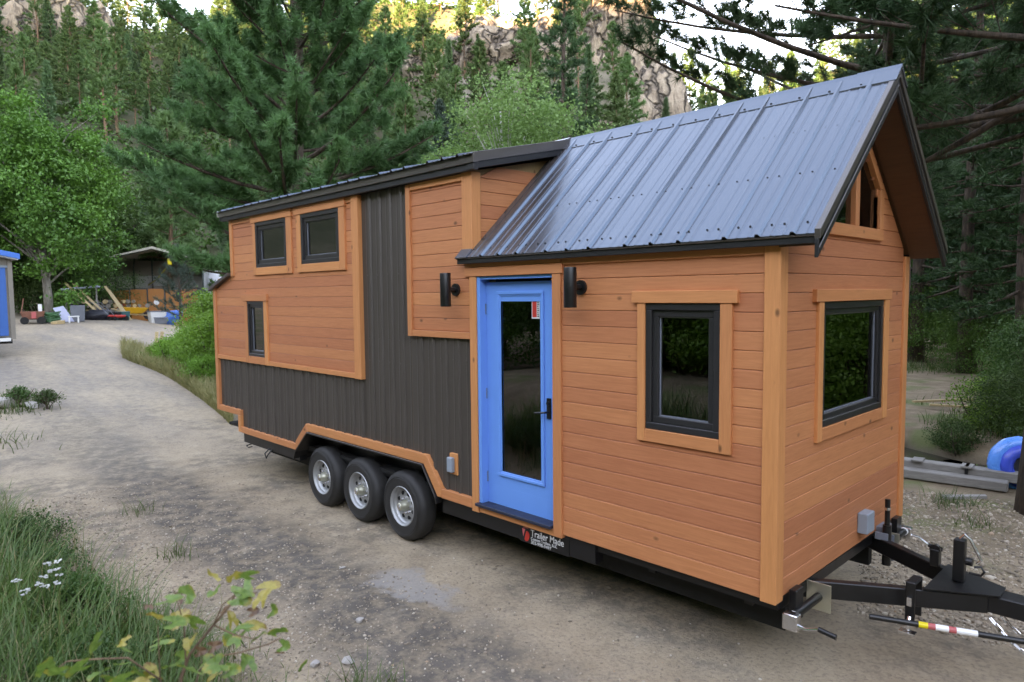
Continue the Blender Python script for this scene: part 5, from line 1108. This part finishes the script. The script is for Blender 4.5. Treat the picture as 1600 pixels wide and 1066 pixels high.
# junk along the road end
def put(o, a, r, rz=0): return place(o, pol(a, r), FACE(a)+rz)
wb = thing('wheelbarrow', 'yellow wheelbarrow with boards laid across in front of the plywood doors', 'wheelbarrow')
MB().prism([(-.35, -.25, .32), (.30, -.25, .32), (.30, .25, .32), (-.35, .25, .32)], [(-.60, -.38, .66), (.58, -.38, .60), (.58, .38, .60), (-.60, .38, .66)]).build('tray', 'orange', wb, bevel=.02)
MB().lathe([(.08, -.05), (.20, -.05), (.22, 0), (.20, .05), (.08, .05)], (.62, 0, .22), 'y', 18, True).build('tyre', 'tyre', wb, smooth=True)
for sy in (-.22, .22): MB().tube([(.62, sy*.4, .22), (-.3, sy, .30), (-1.0, sy*1.3, .60)], .022, 6).build('handle', 'lumber', wb); MB().tube([(-.35, sy, .32), (-.45, sy, .0)], .018, 6).build('leg', 'black', wb)
put(wb, -28.6, 40.0, .2)
for i, (a, dx, ln, an, lb) in enumerate(((-31.45, -.2, 2.7, .62, 'longest pale plank leaning against the junk pile'), (-31.1, .05, 2.6, .60, 'pale plank leaning beside the longest plank'), (-30.0, .0, 2.3, .42, 'steeper pale plank leaning on the wood pile'), (-29.85, .1, 2.1, .45, 'short steep plank next to the other leaning plank'))):
    p_ = thing('plank', lb, 'plank', 'planks leaning on the junk pile'); MB().prism([(0, 0, 0), (.13, 0, 0), (.13, .04, 0), (0, .04, 0)], [(-ln*math.sin(an), .45, ln*math.cos(an)*.8), (-ln*math.sin(an)+.13, .45, ln*math.cos(an)*.8), (-ln*math.sin(an)+.13, .5, ln*math.cos(an)*.8), (-ln*math.sin(an), .5, ln*math.cos(an)*.8)]).build('board', 'lumber', p_)
    put(p_, a+.9, 38.6+.2*i)
wp = thing('wood_pile', 'heap of split logs behind the leaning planks', 'wood pile'); rng = np.random.RandomState(51)
for k in range(54):
    r_w = rng.uniform(.07, .13); lay = k//14; x = -1.9+(k % 14)*.28+rng.normal(0, .04)+lay*.1; MB().tube([(x, rng.normal(0, .1), .1+lay*.22), (x+rng.normal(0, .06), .55, .1+lay*.22)], r_w, 6).build('log', 'bark_grey' if k % 3 else 'lumber', wp)
put(wp, -30.6, 40.6)
tp = thing('tarp_heap', 'dark tarp draped over a heap below the leaning planks', 'tarp'); r0 = rock(81, (0, 0, .18), (1.1, .6, .38), 'x', 'tarpdark', 'tarp_cover', 'x', 3); 
for k_ in ('label', 'category'): del r0[k_]
r0.parent = tp; r0.rotation_euler = (0, 0, .2); put(tp, -30.9, 38.2)
bt = thing('blue_tarp_pile', 'bright blue tarp bundled beside the white storage bin', 'tarp'); r0 = rock(83, (0, 0, .35), (.85, .6, .55), 'x', 'tarpblue', 'tarp_cover', 'x', 3)
for k_ in ('label', 'category'): del r0[k_]
r0.parent = bt; put(bt, -26.5, 38.5)
def bin_(name, mat, lid, label, s, a, r, rz=0, group='storage bins on the junk heap'):
    b = thing(name, label, 'bin', group); w, d, h = s
    MB().prism([(-w*.42, -d*.42, 0), (w*.42, -d*.42, 0), (w*.42, d*.42, 0), (-w*.42, d*.42, 0)], [(-w/2, -d/2, h), (w/2, -d/2, h), (w/2, d/2, h), (-w/2, d/2, h)]).build('body', mat, b, bevel=.02)
    MB().box(-w*.53, w*.53, -d*.53, d*.53, h, h+.05).build('lid', lid, b, bevel=.015); put(b, a, r, rz)
bin_('storage_bin', 'white', 'greyplastic', 'white storage bin tilted against the blue tarp', (.75, .5, .55), -27.15, 38.2, .3)
bin_('storage_bin', 'greyplastic', 'greyplastic', 'small grey bin under the white storage bin', (.6, .4, .28), -26.9, 37.6)
bin_('storage_bin', 'greyplastic', 'black', 'tall grey rubbish bin by the tree trunk', (.6, .55, .75), -32.1, 37.3)
bin_('storage_bin', 'teal', 'teal', 'teal cooler box beside the wheelbarrow', (.62, .4, .38), -29.35, 38.4)
bin_('storage_bin', 'greybox', 'white', 'pale blue crate near the green hose heap', (.42, .35, .3), -34.2, 36.6)
for a, lb in ((-30.0, 'red push mower nearer the dark tarp'), (-29.65, 'red push mower nearer the teal cooler')):
    mw = thing('push_mower', lb, 'mower', 'red mowers'); MB().box(-.28, .28, -.24, .24, .14, .26).build('deck', 'red', mw, bevel=.04); MB().lathe([(0, 0), (.15, 0), (.15, .13), (0, .16)], (0, 0, .26), 'z', 12).build('engine', 'black', mw)
    for sx in (-.26, .26):
        for sy in (-.26, .26): MB().lathe([(.0, -.03), (.1, -.03), (.1, .03), (0, .03)], (sx, sy, .1), 'y', 12).build('wheel', 'black', mw)
    MB().tube([(-.25, -.2, .25), (-.8, -.2, .85), (-.8, .2, .85), (-.25, .2, .25)], .014, 5).build('handle', 'greyplastic', mw); put(mw, a, 38.2, .4)
st_ = thing('step_stool', 'small white plastic stool in front of the rubbish bin', 'stool'); MB().box(-.22, .22, -.15, .15, .26, .31).build('seat', 'white', st_, bevel=.015)
for sx in (-.17, .17):
    for sy in (-.1, .1): MB().box(sx-.03, sx+.03, sy-.03, sy+.03, 0, .26).build('leg', 'white', st_)
put(st_, -32.35, 36.6)
lb_ = thing('lilac_board', 'pale lilac foam board leaning at the foot of the tree', 'board'); MB().prism([(-.05, 0, 0), (.45, 0, 0), (.45, .05, 0), (-.05, .05, 0)], [(-.35, .2, .62), (.05, .2, .72), (.05, .25, .72), (-.35, .25, .62)]).build('sheet', 'lilac', lb_); put(lb_, -33.0, 37)
pp = thing('plastic_pipe', 'pale blue pipe lying across the top of the wood pile', 'pipe'); MB().tube([(-.9, 0, 1.35), (.7, .2, 1.5)], .05, 8).build('tube', 'lilac', pp); MB().box(-.75, -.68, -.05, .4, 0, 1.32).build('trestle', 'greywood', pp); MB().box(.5, .57, .0, .4, 0, 1.42).build('trestle', 'greywood', pp); put(pp, -31.7, 39)
hs_ = thing('hose_heap', 'heap of green garden hose near the blue building', 'hose'); mb = MB(); rng = np.random.RandomState(55)
for k in range(9): mb.tube([(.34*math.cos(t_)+rng.normal(0, .03), .3*math.sin(t_)+rng.normal(0, .02), .06+.05*k+.03*math.sin(t_*2+k)) for t_ in np.linspace(0, 6.2, 14)], .03, 5)
mb.build('coil', 'hosegreen', hs_, smooth=True); tag(hs_.children[0], kind='stuff'); put(hs_, -33.7, 36.4)
ct = thing('garden_cart', 'rusty red cart loaded with scrap next to the blue building', 'cart'); MB().prism([(-.35, -.25, .2), (.35, -.25, .2), (.35, .25, .2), (-.35, .25, .2)], [(-.45, -.3, .55), (.45, -.3, .55), (.45, .3, .55), (-.45, .3, .55)]).build('tub', 'rust', ct, bevel=.02)
for sx in (-.3, .3): MB().lathe([(0, -.04), (.16, -.04), (.16, .04), (0, .04)], (sx, -.28, .16), 'y', 14).build('wheel', 'black', ct)
MB().box(-.05, .12, -.32, -.28, .25, .52).build('panel', 'pinkred', ct); MB().box(.2, .34, -.2, .1, .5, .85).build('scrap', 'white', ct); MB().tube([(-.4, 0, .5), (-.3, .1, 1.1)], .02, 6).build('handle', 'rust', ct); put(ct, -34.7, 36.2)
for i, (a, r, mt, s, lb) in enumerate(((-27.9, 25.5, 'white', (.35, .22, .12), 'white scrap panel lying by the verge'), (-28.3, 25.2, 'greywood', (.42, .2, .1), 'weathered board offcut by the verge'), (-25.6, 37, 'lumber', (.6, .35, .25), 'cardboard coloured box right of the blue tarp'), (-28.0, 26.2, 'lumber', (.25, .12, .1), 'wood offcut behind the white scrap panel'), (-33.3, 35.8, 'lumber', (.5, .3, .16), 'low wooden crate in front of the hose heap'))):
    b = thing('scrap_piece', lb, 'scrap', 'scrap by the road'); w, d, h = s; MB().prism([(-w/2, -d/2, 0), (w/2, -d/2*.8, 0), (w/2, d/2, 0), (-w/2, d/2, 0)], [(-w/2, -d/2, h), (w/2, -d/2*.8, h*.7), (w/2, d/2, h*.8), (-w/2, d/2, h)]).build('panel', mt, b, bevel=.01); put(b, a, r, i)
# stakes in the roadside shrubs
for k in range(2):
    sk = thing('lumber_stake', 'pale lumber offcut standing in the roadside shrubs', 'stake', 'stakes in the shrubs'); MB().prism([(0, 0, 0), (.1, 0, 0), (.1, .04, 0), (0, .04, 0)], [(.08, .1, .75), (.18, .1, .75), (.18, .14, .75), (.08, .14, .75)]).build('board', 'lumber', sk); put(sk, -27.5+k*.35, 25.6)

# ------------------------------------------------------------------ the creek side
for i, (dy, z, h, lb) in enumerate(((0, .02, .13, 'front weathered grey timber on the creek bank'), (.22, .10, .14, 'rear weathered grey timber on the creek bank'))):
    tb = thing('weathered_timber', lb, 'timber', 'timbers on the creek bank')
    MB().box(-2.6, .80+.25*i, dy, dy+.19, z, z+h).build('beam', 'greywood', tb, bevel=.012)
    if i:
        for x in (-.95, -.35, .25): MB().box(x, x+.14, dy-.05, dy+.2, z+h, z+h+.02).build('cleat', 'greywood', tb)
        MB().box(.30, .34, dy-.03, dy+.2, z-.05, z+h+.02).build('strap', 'black', tb)
    place(tb, (-.70, 6.50, Hs(-.7, 6.4)), .10)
pk = thing('broken_plank', 'dark broken plank lying in the dirt below the timbers', 'plank'); MB().prism([(-.3, 0, 0), (.25, .03, 0), (.28, .12, 0), (-.28, .1, 0)], [(-.3, 0, .035), (.25, .03, .035), (.28, .12, .035), (-.28, .1, .035)]).build('board', 'greywood', pk); place(pk, (-.20, 5.95, Hs(-.2, 5.95)), .75)
for k, rz in ((0, .95), (1, .35)):
    pk = thing('fallen_board', ('longer', 'shorter')[k]+' yellow board lying in the grass across the creek', 'board', 'boards across the creek'); MB().box(-.75+.3*k, .75-.3*k, 0, .09, .02, .06).build('board', 'lumber', pk); x, y, z = pol(32.2+k*.55, 18.6-k*.5); place(pk, (x, y, z+.08+.04*(1-k)), rz)
# inflatable ring leaning on the pine trunk
ir = thing('inflatable_ring', 'bright blue inflatable river tube leaning against the pine trunk', 'river tube')
def torus(R_, r__, c, n=48, m_=14, sq=1.0):
    mb = MB(); V = []; F = []
    for i in range(n):
        t_ = 2*math.pi*i/n
        for j in range(m_):
            p = 2*math.pi*j/m_; rr_ = R_+r__*math.cos(p)*(1+.03*math.cos(t_*12)); V.append((c[0]+rr_*math.cos(t_), c[1]+r__*sq*math.sin(p), c[2]+rr_*math.sin(t_)))
            F.append((i*m_+j, ((i+1) % n)*m_+j, ((i+1) % n)*m_+(j+1) % m_, i*m_+(j+1) % m_))
    return mb.add(V, F)
torus(.31, .115, (0, 0, .425)).build('outer_tube', 'inflatable', ir, smooth=True); torus(.24, .09, (.03, -.10, .40)).build('inner_tube', 'inflatable_dark', ir, smooth=True)
MB().lathe([(0, 0), (.20, 0), (.20, .012), (0, .012)], (.02, -.02, .42), 'y', 28).build('mesh_seat', 'tarpdark', ir)
place(ir, (.16, 7.05, Hs(.16, 7.05)+.0), FACE(35)+.35); ir.rotation_euler[0] = -.14; ir.scale = (.9, .9, .9)
